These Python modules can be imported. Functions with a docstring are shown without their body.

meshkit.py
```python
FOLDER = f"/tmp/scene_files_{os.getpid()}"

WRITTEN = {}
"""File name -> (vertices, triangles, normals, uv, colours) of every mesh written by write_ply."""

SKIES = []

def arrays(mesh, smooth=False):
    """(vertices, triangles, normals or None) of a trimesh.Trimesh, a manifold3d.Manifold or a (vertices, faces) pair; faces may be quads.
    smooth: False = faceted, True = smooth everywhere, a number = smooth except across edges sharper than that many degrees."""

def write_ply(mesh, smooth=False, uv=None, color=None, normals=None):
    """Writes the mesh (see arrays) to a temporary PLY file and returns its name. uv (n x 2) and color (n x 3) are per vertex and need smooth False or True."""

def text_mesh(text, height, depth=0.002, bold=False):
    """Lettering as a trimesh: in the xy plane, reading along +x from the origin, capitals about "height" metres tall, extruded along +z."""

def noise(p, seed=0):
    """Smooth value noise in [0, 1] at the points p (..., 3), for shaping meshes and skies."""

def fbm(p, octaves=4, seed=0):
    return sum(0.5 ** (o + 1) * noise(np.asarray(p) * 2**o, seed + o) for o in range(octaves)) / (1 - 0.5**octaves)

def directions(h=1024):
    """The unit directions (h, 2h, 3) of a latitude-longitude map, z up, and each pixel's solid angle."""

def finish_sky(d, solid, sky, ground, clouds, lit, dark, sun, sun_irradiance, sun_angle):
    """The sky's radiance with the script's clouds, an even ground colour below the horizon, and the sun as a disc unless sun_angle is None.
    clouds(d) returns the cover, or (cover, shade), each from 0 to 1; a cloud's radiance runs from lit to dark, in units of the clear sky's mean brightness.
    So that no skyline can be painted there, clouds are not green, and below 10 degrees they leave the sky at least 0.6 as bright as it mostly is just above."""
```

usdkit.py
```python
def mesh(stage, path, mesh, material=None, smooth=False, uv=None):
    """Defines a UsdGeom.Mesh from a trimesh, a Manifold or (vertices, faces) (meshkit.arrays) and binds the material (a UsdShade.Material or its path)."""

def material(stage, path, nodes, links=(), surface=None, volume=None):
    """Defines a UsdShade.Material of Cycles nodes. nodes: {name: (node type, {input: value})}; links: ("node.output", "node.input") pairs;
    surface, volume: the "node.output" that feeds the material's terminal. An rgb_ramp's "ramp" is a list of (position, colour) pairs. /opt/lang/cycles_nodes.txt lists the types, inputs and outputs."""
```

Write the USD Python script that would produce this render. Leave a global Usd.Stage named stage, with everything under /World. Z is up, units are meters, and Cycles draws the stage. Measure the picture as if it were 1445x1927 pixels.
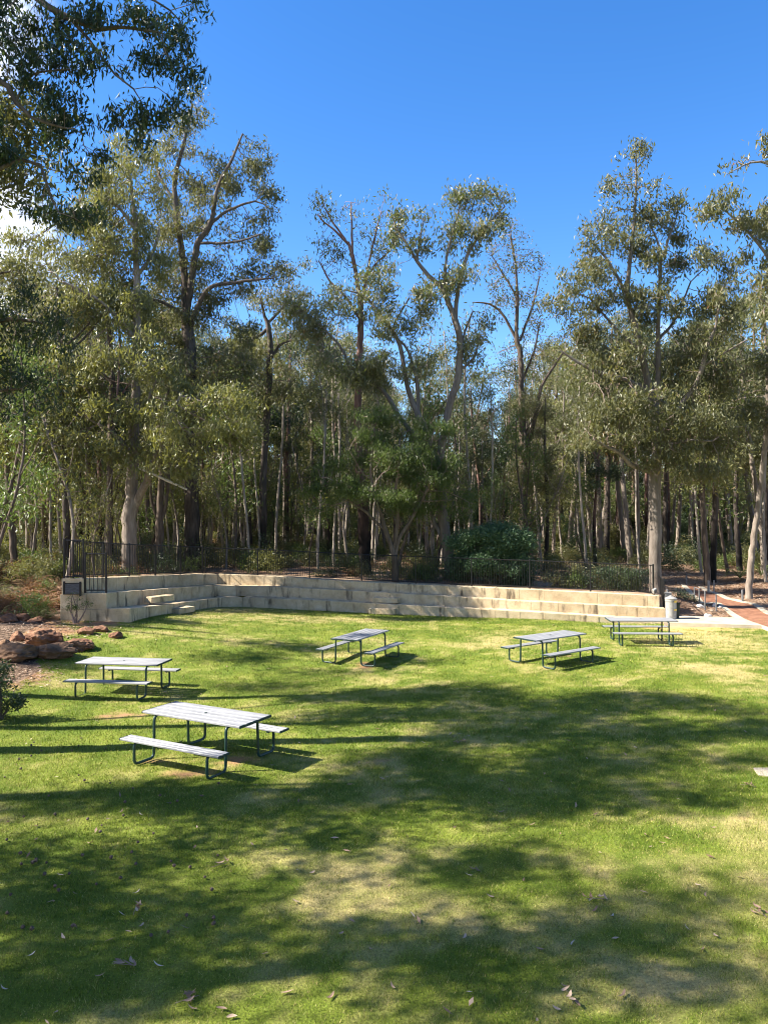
import math, random
import numpy as np
import trimesh, usdkit, meshkit
from scipy.spatial import cKDTree
from scipy.interpolate import RBFInterpolator
from pxr import Usd, UsdGeom, UsdLux, UsdShade, Gf, Sdf, Vt

stage = Usd.Stage.CreateInMemory()
UsdGeom.SetStageUpAxis(stage, 'Z'); UsdGeom.SetStageMetersPerUnit(stage, 1.0)
UsdGeom.Xform.Define(stage, '/World'); UsdGeom.Scope.Define(stage, '/World/Looks')

# ------------------------------------------------------------------ camera, sky, sun
CAM_H, FPX, PW, PH = 4.0, 1447.0, 1445.0, 1927.0
PITCH, ROLL = math.radians(0.4515), math.radians(-0.3155)
EXPOSURE = 1.85
SUN_EL, SHADOW_AZ = math.radians(41.0), math.radians(4.0)
SUN_INT, SKY_STR = 1.25, 0.05

_c, _s = math.cos(PITCH), math.sin(PITCH)
FWD = np.array([0, _c, _s]); UP0 = np.array([0, -_s, _c]); RT0 = np.array([1.0, 0, 0])
cr, sr = math.cos(ROLL), math.sin(ROLL)
RT = cr * RT0 + sr * UP0; UP = -sr * RT0 + cr * UP0
cam = UsdGeom.Camera.Define(stage, '/World/camera')
M = Gf.Matrix4d(*[float(x) for row in ([*RT, 0], [*UP, 0], [*(-FWD), 0], [0, 0, CAM_H, 1]) for x in row])
cam.AddTransformOp().Set(M)
cam.CreateHorizontalApertureAttr(24.0); cam.CreateFocalLengthAttr(24.0 * FPX / PW)
cam.CreateExposureAttr(EXPOSURE)
cam.CreateClippingRangeAttr(Gf.Vec2f(0.05, 5000))

TO_SUN = np.array([-math.cos(SUN_EL) * math.cos(SHADOW_AZ), -math.cos(SUN_EL) * math.sin(SHADOW_AZ), math.sin(SUN_EL)])
sun = UsdLux.DistantLight.Define(stage, '/World/sun')
zx = TO_SUN; xx = np.cross([0, 0, 1], zx); xx /= np.linalg.norm(xx); yx = np.cross(zx, xx)
sun.AddTransformOp().Set(Gf.Matrix4d(*[float(x) for row in ([*xx, 0], [*yx, 0], [*zx, 0], [0, 0, 40, 1]) for x in row]))
sun.CreateNormalizeAttr(True); sun.CreateIntensityAttr(SUN_INT); sun.CreateAngleAttr(0.53); sun.CreateColorAttr(Gf.Vec3f(1.0, 0.93, 0.82))

usdkit.material(stage, '/World/Looks/sky', {
    'sky': ('sky_texture', {'sky_type': 'single_scattering', 'sun_disc': False, 'sun_elevation': SUN_EL, 'sun_rotation': math.atan2(TO_SUN[0], TO_SUN[1]), 'air_density': 1.0, 'aerosol_density': 0.35, 'ozone_density': 2.2, 'altitude': 200.0}),
    'sat': ('hsv', {'saturation': 1.34, 'value': 1.62, 'hue': 0.508}),
    'co': ('texture_coordinate', {}),
    'sep': ('separate_xyz', {}),
    'map': ('mapping', {'scale': (1.0, 1.0, 2.4), 'location': (1.37, 0.4, 0.62)}),
    'n': ('noise_texture', {'scale': 4.6, 'detail': 7.0, 'roughness': 0.55}),
    'low': ('map_range', {'from_min': 0.05, 'from_max': 0.36, 'to_min': 0.14, 'to_max': -0.26, 'clamp': True}),
    'lft': ('map_range', {'range_type': 'smoothstep', 'from_min': -0.22, 'from_max': -0.44, 'to_min': 0.0, 'to_max': 0.34, 'clamp': True}),
    'add': ('math', {'math_type': 'add'}), 'add2': ('math', {'math_type': 'add'}),
    'cov': ('map_range', {'range_type': 'smoothstep', 'from_min': 0.52, 'from_max': 0.68, 'to_min': 0.0, 'to_max': 0.9, 'clamp': True}),
    'mix': ('mix_color', {'blend_type': 'mix', 'b': (8.0, 8.2, 8.7), 'use_clamp': False}),
    'bg': ('background_shader', {'strength': SKY_STR}),
}, [('co.generated', 'sep.vector'), ('co.generated', 'map.vector'), ('map.vector', 'n.vector'), ('sep.z', 'low.value'), ('n.fac', 'add.value1'), ('low.result', 'add.value2'),
    ('sep.x', 'lft.value'), ('lft.result', 'add2.value2'), ('add.value', 'add2.value1'), ('add2.value', 'cov.value'), ('sky.color', 'sat.color'), ('sat.color', 'mix.a'), ('cov.result', 'mix.fac'), ('mix.result', 'bg.color')], surface='bg.background')
dome = UsdLux.DomeLight.Define(stage, '/World/sky')
UsdShade.MaterialBindingAPI.Apply(dome.GetPrim()).Bind(UsdShade.Material.Get(stage, '/World/Looks/sky'))
dome.GetPrim().SetCustomDataByKey('kind', 'structure')
dome.GetPrim().SetCustomDataByKey('label', 'clear deep blue sky with white cloud low behind the trees')
dome.GetPrim().SetCustomDataByKey('category', 'sky')

# ------------------------------------------------------------------ helpers
def ray(px, py):
    px = np.asarray(px, float) - PW / 2; py = np.asarray(py, float) - PH / 2
    return (px / FPX)[..., None] * RT - (py / FPX)[..., None] * UP + FWD
def at(px, py, depth):
    """world point on the line of sight of a photograph pixel at the given forward distance"""
    d = ray(px, py); depth = np.asarray(depth, float)
    return np.array([0, 0, CAM_H]) + d * (depth / d[..., 1])[..., None]
def at_h(px, py, z=0.0):
    d = ray(px, py)
    return np.array([0, 0, CAM_H]) + d * ((z - CAM_H) / d[..., 2])[..., None]
def project(P):
    v = np.asarray(P, float) - np.array([0, 0, CAM_H]); d = v @ FWD
    return PW / 2 + FPX * (v @ RT) / d, PH / 2 - FPX * (v @ UP) / d, d

_used = {}
def numbered(path):
    n = _used.get(path, -1) + 1; _used[path] = n
    return path if n == 0 else f'{path}_{n:03d}'
def tag(prim, label=None, cat=None, group=None, kind=None):
    p = prim.GetPrim() if hasattr(prim, 'GetPrim') else prim
    for k, v in (('label', label), ('category', cat), ('group', group), ('kind', kind)):
        if v: p.SetCustomDataByKey(k, v)
    return p
def pth(o):
    return '/World' if o is None else str(o.GetPath())
def thing(name, label, cat, loc=(0, 0, 0), rotz=0.0, group=None, parent=None):
    x = UsdGeom.Xform.Define(stage, numbered(pth(parent) + '/' + name))
    if parent is None:
        x.AddTranslateOp().Set(Gf.Vec3d(*map(float, loc)))
        if rotz: x.AddRotateZOp().Set(math.degrees(rotz))
        tag(x, label, cat, group)
    return x.GetPrim()
def xf(name, parent):
    return UsdGeom.Xform.Define(stage, numbered(pth(parent) + '/' + name)).GetPrim()
def obj(name, mesh, mat, parent=None, smooth=False, rnd=None, col=None):
    m = usdkit.mesh(stage, numbered(pth(parent) + '/' + name), mesh, '/World/Looks/' + mat, smooth=smooth)
    api = UsdGeom.PrimvarsAPI(m)
    if rnd is not None:
        api.CreatePrimvar('rnd', Sdf.ValueTypeNames.FloatArray, 'vertex').Set(Vt.FloatArray.FromNumpy(np.asarray(rnd, np.float32)))
    if col is not None:
        api.CreatePrimvar('col', Sdf.ValueTypeNames.Color3fArray, 'vertex').Set(Vt.Vec3fArray.FromNumpy(np.asarray(col, np.float32)))
    return m.GetPrim()
def cat_mesh(parts):
    V, F, n = [], [], 0
    for v, f in parts:
        V.append(v); F.append(np.asarray(f) + n); n += len(v)
    return np.vstack(V), np.vstack(F)
def box(sx, sy, sz, c=(0, 0, 0), ch=0.0):
    hx, hy, hz = sx / 2, sy / 2, sz / 2
    if ch <= 0:
        b = trimesh.creation.box((sx, sy, sz)); v, f = np.array(b.vertices), np.array(b.faces)
    else:
        pts = [(a * (hx - ch * (i == 0)), b * (hy - ch * (i == 1)), d * (hz - ch * (i == 2))) for a in (-1, 1) for b in (-1, 1) for d in (-1, 1) for i in range(3)]
        pts = []
        for a in (-1, 1):
            for b in (-1, 1):
                for d in (-1, 1):
                    pts += [(a * hx, b * (hy - ch), d * (hz - ch)), (a * (hx - ch), b * hy, d * (hz - ch)), (a * (hx - ch), b * (hy - ch), d * hz)]
        h = trimesh.convex.convex_hull(np.array(pts)); v, f = np.array(h.vertices), np.array(h.faces)
    return v + np.array(c), f
def tube(points, radii, n=8, cap=True):
    p = np.asarray(points, float); r = np.broadcast_to(np.asarray(radii, float), (len(p),))
    t = np.gradient(p, axis=0); t /= np.linalg.norm(t, axis=1, keepdims=True) + 1e-12
    a0 = np.cross(t[0], [0.31, 0.17, 0.93] if abs(t[0][2]) < 0.9 else [1.0, 0.2, 0]); a0 /= np.linalg.norm(a0)
    A = np.empty_like(p); A[0] = a0
    for i in range(1, len(p)):
        a = A[i - 1] - t[i] * (A[i - 1] @ t[i]); A[i] = a / (np.linalg.norm(a) + 1e-12)
    B = np.cross(t, A); ang = np.arange(n) * 2 * np.pi / n
    v = p[:, None] + r[:, None, None] * (np.cos(ang)[None, :, None] * A[:, None] + np.sin(ang)[None, :, None] * B[:, None])
    i, j = np.meshgrid(np.arange(len(p) - 1), np.arange(n), indexing='ij'); k = (j + 1) % n
    q = np.stack([i * n + j, i * n + k, (i + 1) * n + k, (i + 1) * n + j], -1).reshape(-1, 4)
    f = np.vstack([q[:, [0, 1, 2]], q[:, [0, 2, 3]]]); v = v.reshape(-1, 3)
    if cap:
        m = len(v); v = np.vstack([v, p[0], p[-1]]); js = np.arange(n); e = (len(p) - 1) * n
        f = np.vstack([f, np.stack([np.full(n, m), (js + 1) % n, js], 1), np.stack([np.full(n, m + 1), e + js, e + (js + 1) % n], 1)])
    return v, f
def smooth_line(pts, step):
    """Catmull-Rom through rows (x,y,z,r) resampled to about step"""
    P = np.asarray(pts, float)
    if len(P) == 2:
        n = max(2, int(np.linalg.norm(P[1, :3] - P[0, :3]) / step) + 1); t = np.linspace(0, 1, n)[:, None]
        return P[0] * (1 - t) + P[1] * t
    Q = np.vstack([2 * P[0] - P[1], P, 2 * P[-1] - P[-2]]); out = []
    for i in range(1, len(Q) - 2):
        n = max(1, int(np.linalg.norm(Q[i + 1, :3] - Q[i, :3]) / step)); t = (np.arange(n) / n)[:, None]
        a, b, c, d = Q[i - 1], Q[i], Q[i + 1], Q[i + 2]
        out.append(0.5 * (2 * b + (c - a) * t + (2 * a - 5 * b + 4 * c - d) * t ** 2 + (3 * b - 3 * c + d - a) * t ** 3))
    out.append(P[-1:]); return np.vstack(out)

# ------------------------------------------------------------------ materials
def mat(name, nodes, links, surface='p.BSDF'):
    return usdkit.material(stage, '/World/Looks/' + name, nodes, links, surface=surface)
def noisy(name, c1, c2, scale=6.0, rough=0.8, bump=0.0, bscale=40.0, stretch=(1, 1, 1), spec=0.3, detail=6.0, metallic=0.0, lo=0.35, hi=0.65, obj_space=False):
    src = ('texture_coordinate', {}) if obj_space else ('geometry', {})
    so = 'g.object' if obj_space else 'g.position'
    nodes = {'g': src, 'm': ('mapping', {'scale': stretch}), 'n': ('noise_texture', {'scale': scale, 'detail': detail, 'roughness': 0.6}),
             'r': ('rgb_ramp', {'ramp': [(0, c1), (lo, c1), (hi, c2), (1, c2)]}),
             'p': ('principled_bsdf', {'roughness': rough, 'specular_ior_level': spec, 'metallic': metallic})}
    links = [(so, 'm.vector'), ('m.vector', 'n.vector'), ('n.fac', 'r.fac'), ('r.color', 'p.base_color')]
    if bump:
        nodes |= {'n2': ('noise_texture', {'scale': bscale, 'detail': 5.0, 'roughness': 0.65}), 'b': ('bump', {'strength': 1.0, 'distance': bump})}
        links += [('m.vector', 'n2.vector'), ('n2.fac', 'b.height'), ('b.normal', 'p.normal')]
    return mat(name, nodes, links)
def leaf_mat(name, stops, rough=0.42, trans=0.3, tcol=(0.16, 0.2, 0.03)):
    mat(name, {'a': ('attribute', {'attribute': 'rnd'}), 'r': ('rgb_ramp', {'ramp': stops}),
               'oi': ('object_info', {}), 'hs': ('hsv', {'saturation': 1.0}), 'mr': ('map_range', {'from_min': 0.0, 'from_max': 1.0, 'to_min': 0.75, 'to_max': 1.2}),
               'p': ('principled_bsdf', {'roughness': rough, 'specular_ior_level': 0.38}), 't': ('translucent_bsdf', {'color': tcol}), 'x': ('mix_closure', {'fac': trans})},
        [('a.fac', 'r.fac'), ('r.color', 'hs.color'), ('oi.random', 'mr.value'), ('mr.result', 'hs.value'), ('hs.color', 'p.base_color'), ('p.BSDF', 'x.closure1'), ('t.BSDF', 'x.closure2')], surface='x.closure')
leaf_mat('leaf_olive', [(0, (0.05, 0.058, 0.027)), (0.45, (0.105, 0.112, 0.052)), (0.8, (0.17, 0.17, 0.085)), (0.93, (0.21, 0.15, 0.06)), (1, (0.2, 0.085, 0.04))], tcol=(0.22, 0.22, 0.05))
leaf_mat('leaf_grey', [(0, (0.065, 0.07, 0.038)), (0.5, (0.125, 0.125, 0.068)), (0.85, (0.18, 0.17, 0.095)), (0.95, (0.23, 0.16, 0.08)), (1, (0.22, 0.10, 0.05))])
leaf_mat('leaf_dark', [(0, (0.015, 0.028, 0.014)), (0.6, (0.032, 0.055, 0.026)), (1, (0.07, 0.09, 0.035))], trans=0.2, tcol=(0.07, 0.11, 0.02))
leaf_mat('leaf_yellow', [(0, (0.068, 0.076, 0.027)), (0.5, (0.145, 0.153, 0.057)), (0.9, (0.225, 0.22, 0.095)), (1, (0.24, 0.15, 0.06))], tcol=(0.28, 0.28, 0.05))
leaf_mat('leaf_green', [(0, (0.045, 0.07, 0.02)), (0.6, (0.10, 0.14, 0.035)), (1, (0.18, 0.21, 0.07))], tcol=(0.14, 0.22, 0.03))
leaf_mat('leaf_shrub', [(0, (0.045, 0.085, 0.04)), (0.6, (0.09, 0.16, 0.075)), (1, (0.2, 0.28, 0.15))], tcol=(0.1, 0.2, 0.06))
leaf_mat('leaf_bronze', [(0, (0.06, 0.055, 0.03)), (0.5, (0.11, 0.095, 0.05)), (1, (0.19, 0.12, 0.07))])
leaf_mat('bracken_brown', [(0, (0.11, 0.055, 0.03)), (0.6, (0.22, 0.12, 0.06)), (1, (0.33, 0.22, 0.11))], trans=0.25, tcol=(0.3, 0.15, 0.05), rough=0.7)
leaf_mat('litter_leaf', [(0, (0.13, 0.075, 0.045)), (0.5, (0.27, 0.17, 0.11)), (0.85, (0.42, 0.31, 0.22)), (1, (0.55, 0.46, 0.36))], trans=0.1, tcol=(0.3, 0.2, 0.1), rough=0.6)
def bark(name, c1, c2, c3, burn=None):
    nodes = {'g': ('geometry', {}), 'm': ('mapping', {'scale': (1, 1, 0.16)}), 'n': ('noise_texture', {'scale': 9.0, 'detail': 6.0, 'roughness': 0.65}),
             'r': ('rgb_ramp', {'ramp': [(0.25, c1), (0.5, c2), (0.72, c3)]}), 'n2': ('noise_texture', {'scale': 22.0, 'detail': 5.0, 'roughness': 0.7}), 'b': ('bump', {'strength': 1.0, 'distance': 0.02}),
             'p': ('principled_bsdf', {'roughness': 0.9, 'specular_ior_level': 0.2})}
    links = [('g.position', 'm.vector'), ('m.vector', 'n.vector'), ('m.vector', 'n2.vector'), ('n.fac', 'r.fac'), ('n2.fac', 'b.height'), ('b.normal', 'p.normal')]
    if burn:
        nodes |= {'s': ('separate_xyz', {}), 'nb': ('noise_texture', {'scale': 1.3, 'detail': 3.0}), 'ad': ('math', {'math_type': 'multiply_add', 'value2': 5.0}),
                  'mr': ('map_range', {'from_min': burn[0], 'from_max': burn[1], 'to_min': 1.0, 'to_max': 0.0, 'clamp': True}), 'mx': ('mix_color', {'b': (0.012, 0.011, 0.010)})}
        links += [('g.position', 's.vector'), ('g.position', 'nb.vector'), ('nb.fac', 'ad.value1'), ('s.z', 'ad.value3'), ('ad.value', 'mr.value'), ('mr.result', 'mx.fac'), ('r.color', 'mx.a'), ('mx.result', 'p.base_color')]
    else:
        links += [('r.color', 'p.base_color')]
    mat(name, nodes, links)
bark('bark_pale', (0.11, 0.085, 0.068), (0.20, 0.165, 0.135), (0.29, 0.25, 0.21))
bark('bark_brown', (0.045, 0.034, 0.026), (0.105, 0.08, 0.062), (0.19, 0.15, 0.12))
bark('bark_burnt', (0.04, 0.033, 0.028), (0.09, 0.072, 0.06), (0.15, 0.122, 0.105), burn=(4.0, 8.5))
bark('bark_red', (0.08, 0.045, 0.035), (0.17, 0.10, 0.08), (0.27, 0.18, 0.15), burn=(5.0, 9.0))
bark('twig_bark', (0.11, 0.08, 0.065), (0.2, 0.15, 0.125), (0.3, 0.24, 0.21))
bark('twig_purple', (0.14, 0.09, 0.09), (0.22, 0.155, 0.15), (0.32, 0.25, 0.24))
bark('bark_light', (0.17, 0.135, 0.105), (0.29, 0.245, 0.20), (0.38, 0.335, 0.285))
bark('bark_grey', (0.075, 0.06, 0.05), (0.145, 0.12, 0.10), (0.22, 0.19, 0.165))
bark('dead_wood', (0.4, 0.36, 0.31), (0.55, 0.5, 0.44), (0.62, 0.58, 0.52))
noisy('plank_grey', (0.19, 0.195, 0.205), (0.29, 0.295, 0.305), scale=3.0, rough=0.5, stretch=(1, 6, 6), spec=0.4, bump=0.0008, bscale=30, obj_space=True)
noisy('tube_green', (0.006, 0.026, 0.021), (0.009, 0.036, 0.030), scale=8, rough=0.38, spec=0.5)
noisy('cap_dark', (0.012, 0.03, 0.026), (0.02, 0.042, 0.036), scale=20, rough=0.5)
noisy('black_steel', (0.008, 0.008, 0.009), (0.014, 0.014, 0.015), scale=5, rough=0.45, spec=0.4)
noisy('slate_panel', (0.035, 0.045, 0.06), (0.10, 0.12, 0.15), scale=9, rough=0.35, stretch=(0.7, 1, 5), spec=0.5, lo=0.45, hi=0.7)
noisy('white_paint', (0.22, 0.217, 0.205), (0.33, 0.325, 0.31), scale=9, rough=0.45)
noisy('grey_post', (0.09, 0.092, 0.094), (0.16, 0.163, 0.166), scale=9, rough=0.5)
noisy('yellow_sticker', (0.62, 0.42, 0.06), (0.7, 0.5, 0.1), scale=30, rough=0.4)
noisy('bin_green', (0.01, 0.022, 0.018), (0.02, 0.035, 0.03), scale=8, rough=0.45)
noisy('laterite', (0.11, 0.052, 0.033), (0.27, 0.15, 0.09), scale=3.5, rough=0.9, bump=0.05, bscale=9, spec=0.15)
noisy('laterite_grey', (0.09, 0.058, 0.04), (0.26, 0.155, 0.09), scale=3.0, rough=0.9, bump=0.05, bscale=9, spec=0.15)
noisy('white_stone', (0.5, 0.48, 0.44), (0.68, 0.66, 0.62), scale=6, rough=0.85, bump=0.02, bscale=14)
noisy('concrete', (0.33, 0.28, 0.21), (0.45, 0.39, 0.30), scale=2.2, rough=0.85, bump=0.003, bscale=60)
noisy('red_path', (0.17, 0.075, 0.042), (0.27, 0.13, 0.075), scale=4.0, rough=0.9, bump=0.006, bscale=80)
noisy('gum_nut', (0.05, 0.035, 0.025), (0.14, 0.10, 0.07), scale=40, rough=0.8)
noisy('brick_red', (0.27, 0.115, 0.065), (0.42, 0.20, 0.115), scale=1.7, rough=0.9, bump=0.004, bscale=80)
# limestone: cream block with pits, drip stains and lichen
mat('limestone', {
    'g': ('geometry', {}), 'oi': ('object_info', {}),
    'n': ('noise_texture', {'scale': 2.2, 'detail': 8.0, 'roughness': 0.65}), 'r': ('rgb_ramp', {'ramp': [(0.28, (0.38, 0.29, 0.175)), (0.5, (0.53, 0.42, 0.27)), (0.72, (0.63, 0.525, 0.365))]}),
    'm': ('mapping', {'scale': (1, 1, 0.22)}), 'st': ('noise_texture', {'scale': 3.2, 'detail': 5.0, 'roughness': 0.6}), 'sr': ('map_range', {'from_min': 0.56, 'from_max': 0.68, 'to_min': 0.0, 'to_max': 0.8, 'clamp': True}),
    'pz': ('noise_texture', {'scale': 26.0, 'detail': 4.0, 'roughness': 0.7}), 'pr': ('map_range', {'from_min': 0.56, 'from_max': 0.72, 'to_min': 0.0, 'to_max': 0.55, 'clamp': True}),
    'mx': ('mix_color', {'b': (0.06, 0.05, 0.038)}), 'mx2': ('mix_color', {'b': (0.16, 0.13, 0.09)}),
    'ov': ('map_range', {'from_min': 0.0, 'from_max': 1.0, 'to_min': 0.94, 'to_max': 1.05}), 'hs': ('hsv', {'saturation': 1.0}),
    'b': ('bump', {'strength': 1.0, 'distance': 0.02}), 'p': ('principled_bsdf', {'roughness': 0.92, 'specular_ior_level': 0.15})},
    [('g.position', 'n.vector'), ('g.position', 'm.vector'), ('m.vector', 'st.vector'), ('g.position', 'pz.vector'), ('n.fac', 'r.fac'), ('st.fac', 'sr.value'), ('pz.fac', 'pr.value'),
     ('r.color', 'hs.color'), ('oi.random', 'ov.value'), ('ov.result', 'hs.value'), ('hs.color', 'mx2.a'), ('pr.result', 'mx2.fac'), ('mx2.result', 'mx.a'), ('sr.result', 'mx.fac'), ('mx.result', 'p.base_color'), ('pz.fac', 'b.height'), ('b.normal', 'p.normal')])
def col_mat(name, fine, amount, rough=0.9, bump=0.01, trans=0.0):
    nodes = {'a': ('attribute', {'attribute': 'col'}), 'g': ('geometry', {}), 'n': ('noise_texture', {'scale': fine, 'detail': 5.0, 'roughness': 0.7}),
             'mr': ('map_range', {'from_min': 0.3, 'from_max': 0.7, 'to_min': 1 - amount, 'to_max': 1 + amount, 'clamp': True}), 'hs': ('hsv', {}), 'p': ('principled_bsdf', {'roughness': rough, 'specular_ior_level': 0.25})}
    links = [('g.position', 'n.vector'), ('n.fac', 'mr.value'), ('mr.result', 'hs.value'), ('a.color', 'hs.color'), ('hs.color', 'p.base_color')]
    if bump:
        nodes['b'] = ('bump', {'strength': 1.0, 'distance': bump}); links += [('n.fac', 'b.height'), ('b.normal', 'p.normal')]
    sf = 'p.BSDF'
    if trans:
        nodes |= {'t': ('translucent_bsdf', {}), 'x': ('mix_closure', {'fac': trans})}; links += [('hs.color', 't.color'), ('p.BSDF', 'x.closure1'), ('t.BSDF', 'x.closure2')]; sf = 'x.closure'
    mat(name, nodes, links, sf)
col_mat('lawn_ground', 45.0, 0.45, bump=0.02)
col_mat('grass_blade', 3.0, 0.15, rough=0.55, bump=0, trans=0.3)
col_mat('litter_ground', 14.0, 0.5, bump=0.03)

# ------------------------------------------------------------------ terrace lines (pixel column, distance, pixel row of the top edge)
def line(rows):
    return np.array([at(px, py, d) for px, d, py in rows])
LOW = line([(244, 24.5, 1145.5), (300, 26.8, 1139.5), (345, 28.9, 1134), (385, 30.9, 1128.5), (410, 32.0, 1125.3), (430, 32.6, 1123.8), (460, 32.7, 1124.2), (520, 32.4, 1126.5), (600, 32.0, 1130), (700, 31.4, 1135.5), (824, 30.8, 1142), (1000, 29.8, 1152), (1131, 29.3, 1160), (1252, 29.0, 1167)])
MID = line([(200, 24.6, 1116.5), (262, 27.2, 1111.5), (330, 30.0, 1106.5), (385, 32.3, 1103), (412, 33.2, 1102.3), (432, 33.5, 1102.8), (460, 33.45, 1103), (520, 33.15, 1104.8), (600, 32.7, 1108.6), (824, 31.4, 1121), (1000, 30.35, 1132.5), (1131, 29.8, 1139), (1252, 29.45, 1145)])
TOP = line([(155, 24.6, 1089), (280, 29.5, 1084), (397, 34.2, 1080), (520, 33.75, 1085), (600, 33.3, 1091), (720, 32.55, 1097.5), (824, 31.95, 1102), (1000, 30.85, 1110), (1131, 30.25, 1116), (1241, 29.8, 1121.5)])
def offset_line(P, d):
    q = P.copy(); t = np.gradient(P[:, :2], axis=0); t /= np.linalg.norm(t, axis=1, keepdims=True)
    q[:, 0] -= t[:, 1] * d; q[:, 1] += t[:, 0] * d
    return q
BACK = offset_line(TOP, 0.72); BACK[0, 1] = 24.6
BACK[2, :2] = TOP[2, :2] + np.array([-0.78, 0.45])
CEN = (TOP + BACK) / 2

# ------------------------------------------------------------------ terrain
LAWN_PTS = np.array([(0, -20, 0), (-30, -20, 0), (30, -20, 0), (0, 4, 0.02), (-6, 7, 0.08), (6, 7, 0.05), (-2.907, 12.497, .118), (-6.125, 18.095, -.06), (-0.668, 21.678, -.007), (4.498, 20.896, .058), (7.979, 23.986, .067),
                     (-8.1, 24.4, .70), (-7.3, 28.9, .50), (-6.6, 32.5, .28), (-4.5, 32.3, .2), (-2.7, 31.9, .16), (2.1, 30.7, .06), (5.7, 29.7, .05), (8.3, 29.2, -.02), (10.6, 28.9, -.04), (13, 28.5, 0.0), (16, 27, 0.02), (30, 24, 0.2),
                     (-10.4, 24.4, .78), (-12.5, 21, .7), (-11, 17, .35), (-20, 20, 1.2), (-9, 15, .1), (-9, 20.5, .35), (-14, 26, 1.1)], float)
FOR_PTS = np.array([*[(p[0], p[1], p[2] - .06) for p in CEN[2:]], *[(p[0] - .3, p[1] + 1.5, p[2]) for p in CEN[2:]], (-11.6, 25.5, .95), (-13.5, 29, 1.3), (-11.5, 31, 1.5), (-10.2, 33.5, 1.5), (-20, 30, 1.6), (-25, 40, 1.7), (-10, 42, 1.6), (0, 42, 1.5), (8, 40, 1.25),
                    (11.4, 31.5, .75), (12.4, 34, .62), (14.5, 30.4, .10), (14.9, 33.5, .30), (14.9, 35.4, .48), (15.1, 37.5, .62), (18, 34, .5), (17.5, 38, .72), (20, 44, .95), (10, 48, 1.35), (30, 40, 1.0), (0, 60, 1.8), (-30, 60, 2.0), (30, 60, 1.5), (0, 90, 2.2), (-60, 90, 2.4), (60, 90, 2.0), (0, 200, 3.0), (-150, 200, 3.2), (150, 200, 3.0), (-100, 20, 2.0), (100, 20, 1.0)], float)
_f1 = RBFInterpolator(LAWN_PTS[:, :2], LAWN_PTS[:, 2], kernel='thin_plate_spline', smoothing=0.3)
_f2 = RBFInterpolator(FOR_PTS[:, :2], FOR_PTS[:, 2], kernel='linear', smoothing=0.05)
import shapely
from shapely.geometry import Polygon, LineString, Point
wall_pts = [tuple(p[:2]) for p in CEN]
BEHIND = Polygon([(-60, 23.5), (-20, 24.5), (-13, 25.2), (-10.6, 26.2)] + [(p[0], p[1]) for p in CEN[1:]] + [(11.3, 30.6), (13.2, 30.9), (14.2, 30.6), (17.0, 29.5), (30, 29), (150, 25), (200, 320), (-200, 320), (-200, 20)])
WALL_LINE = LineString(wall_pts)
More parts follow.
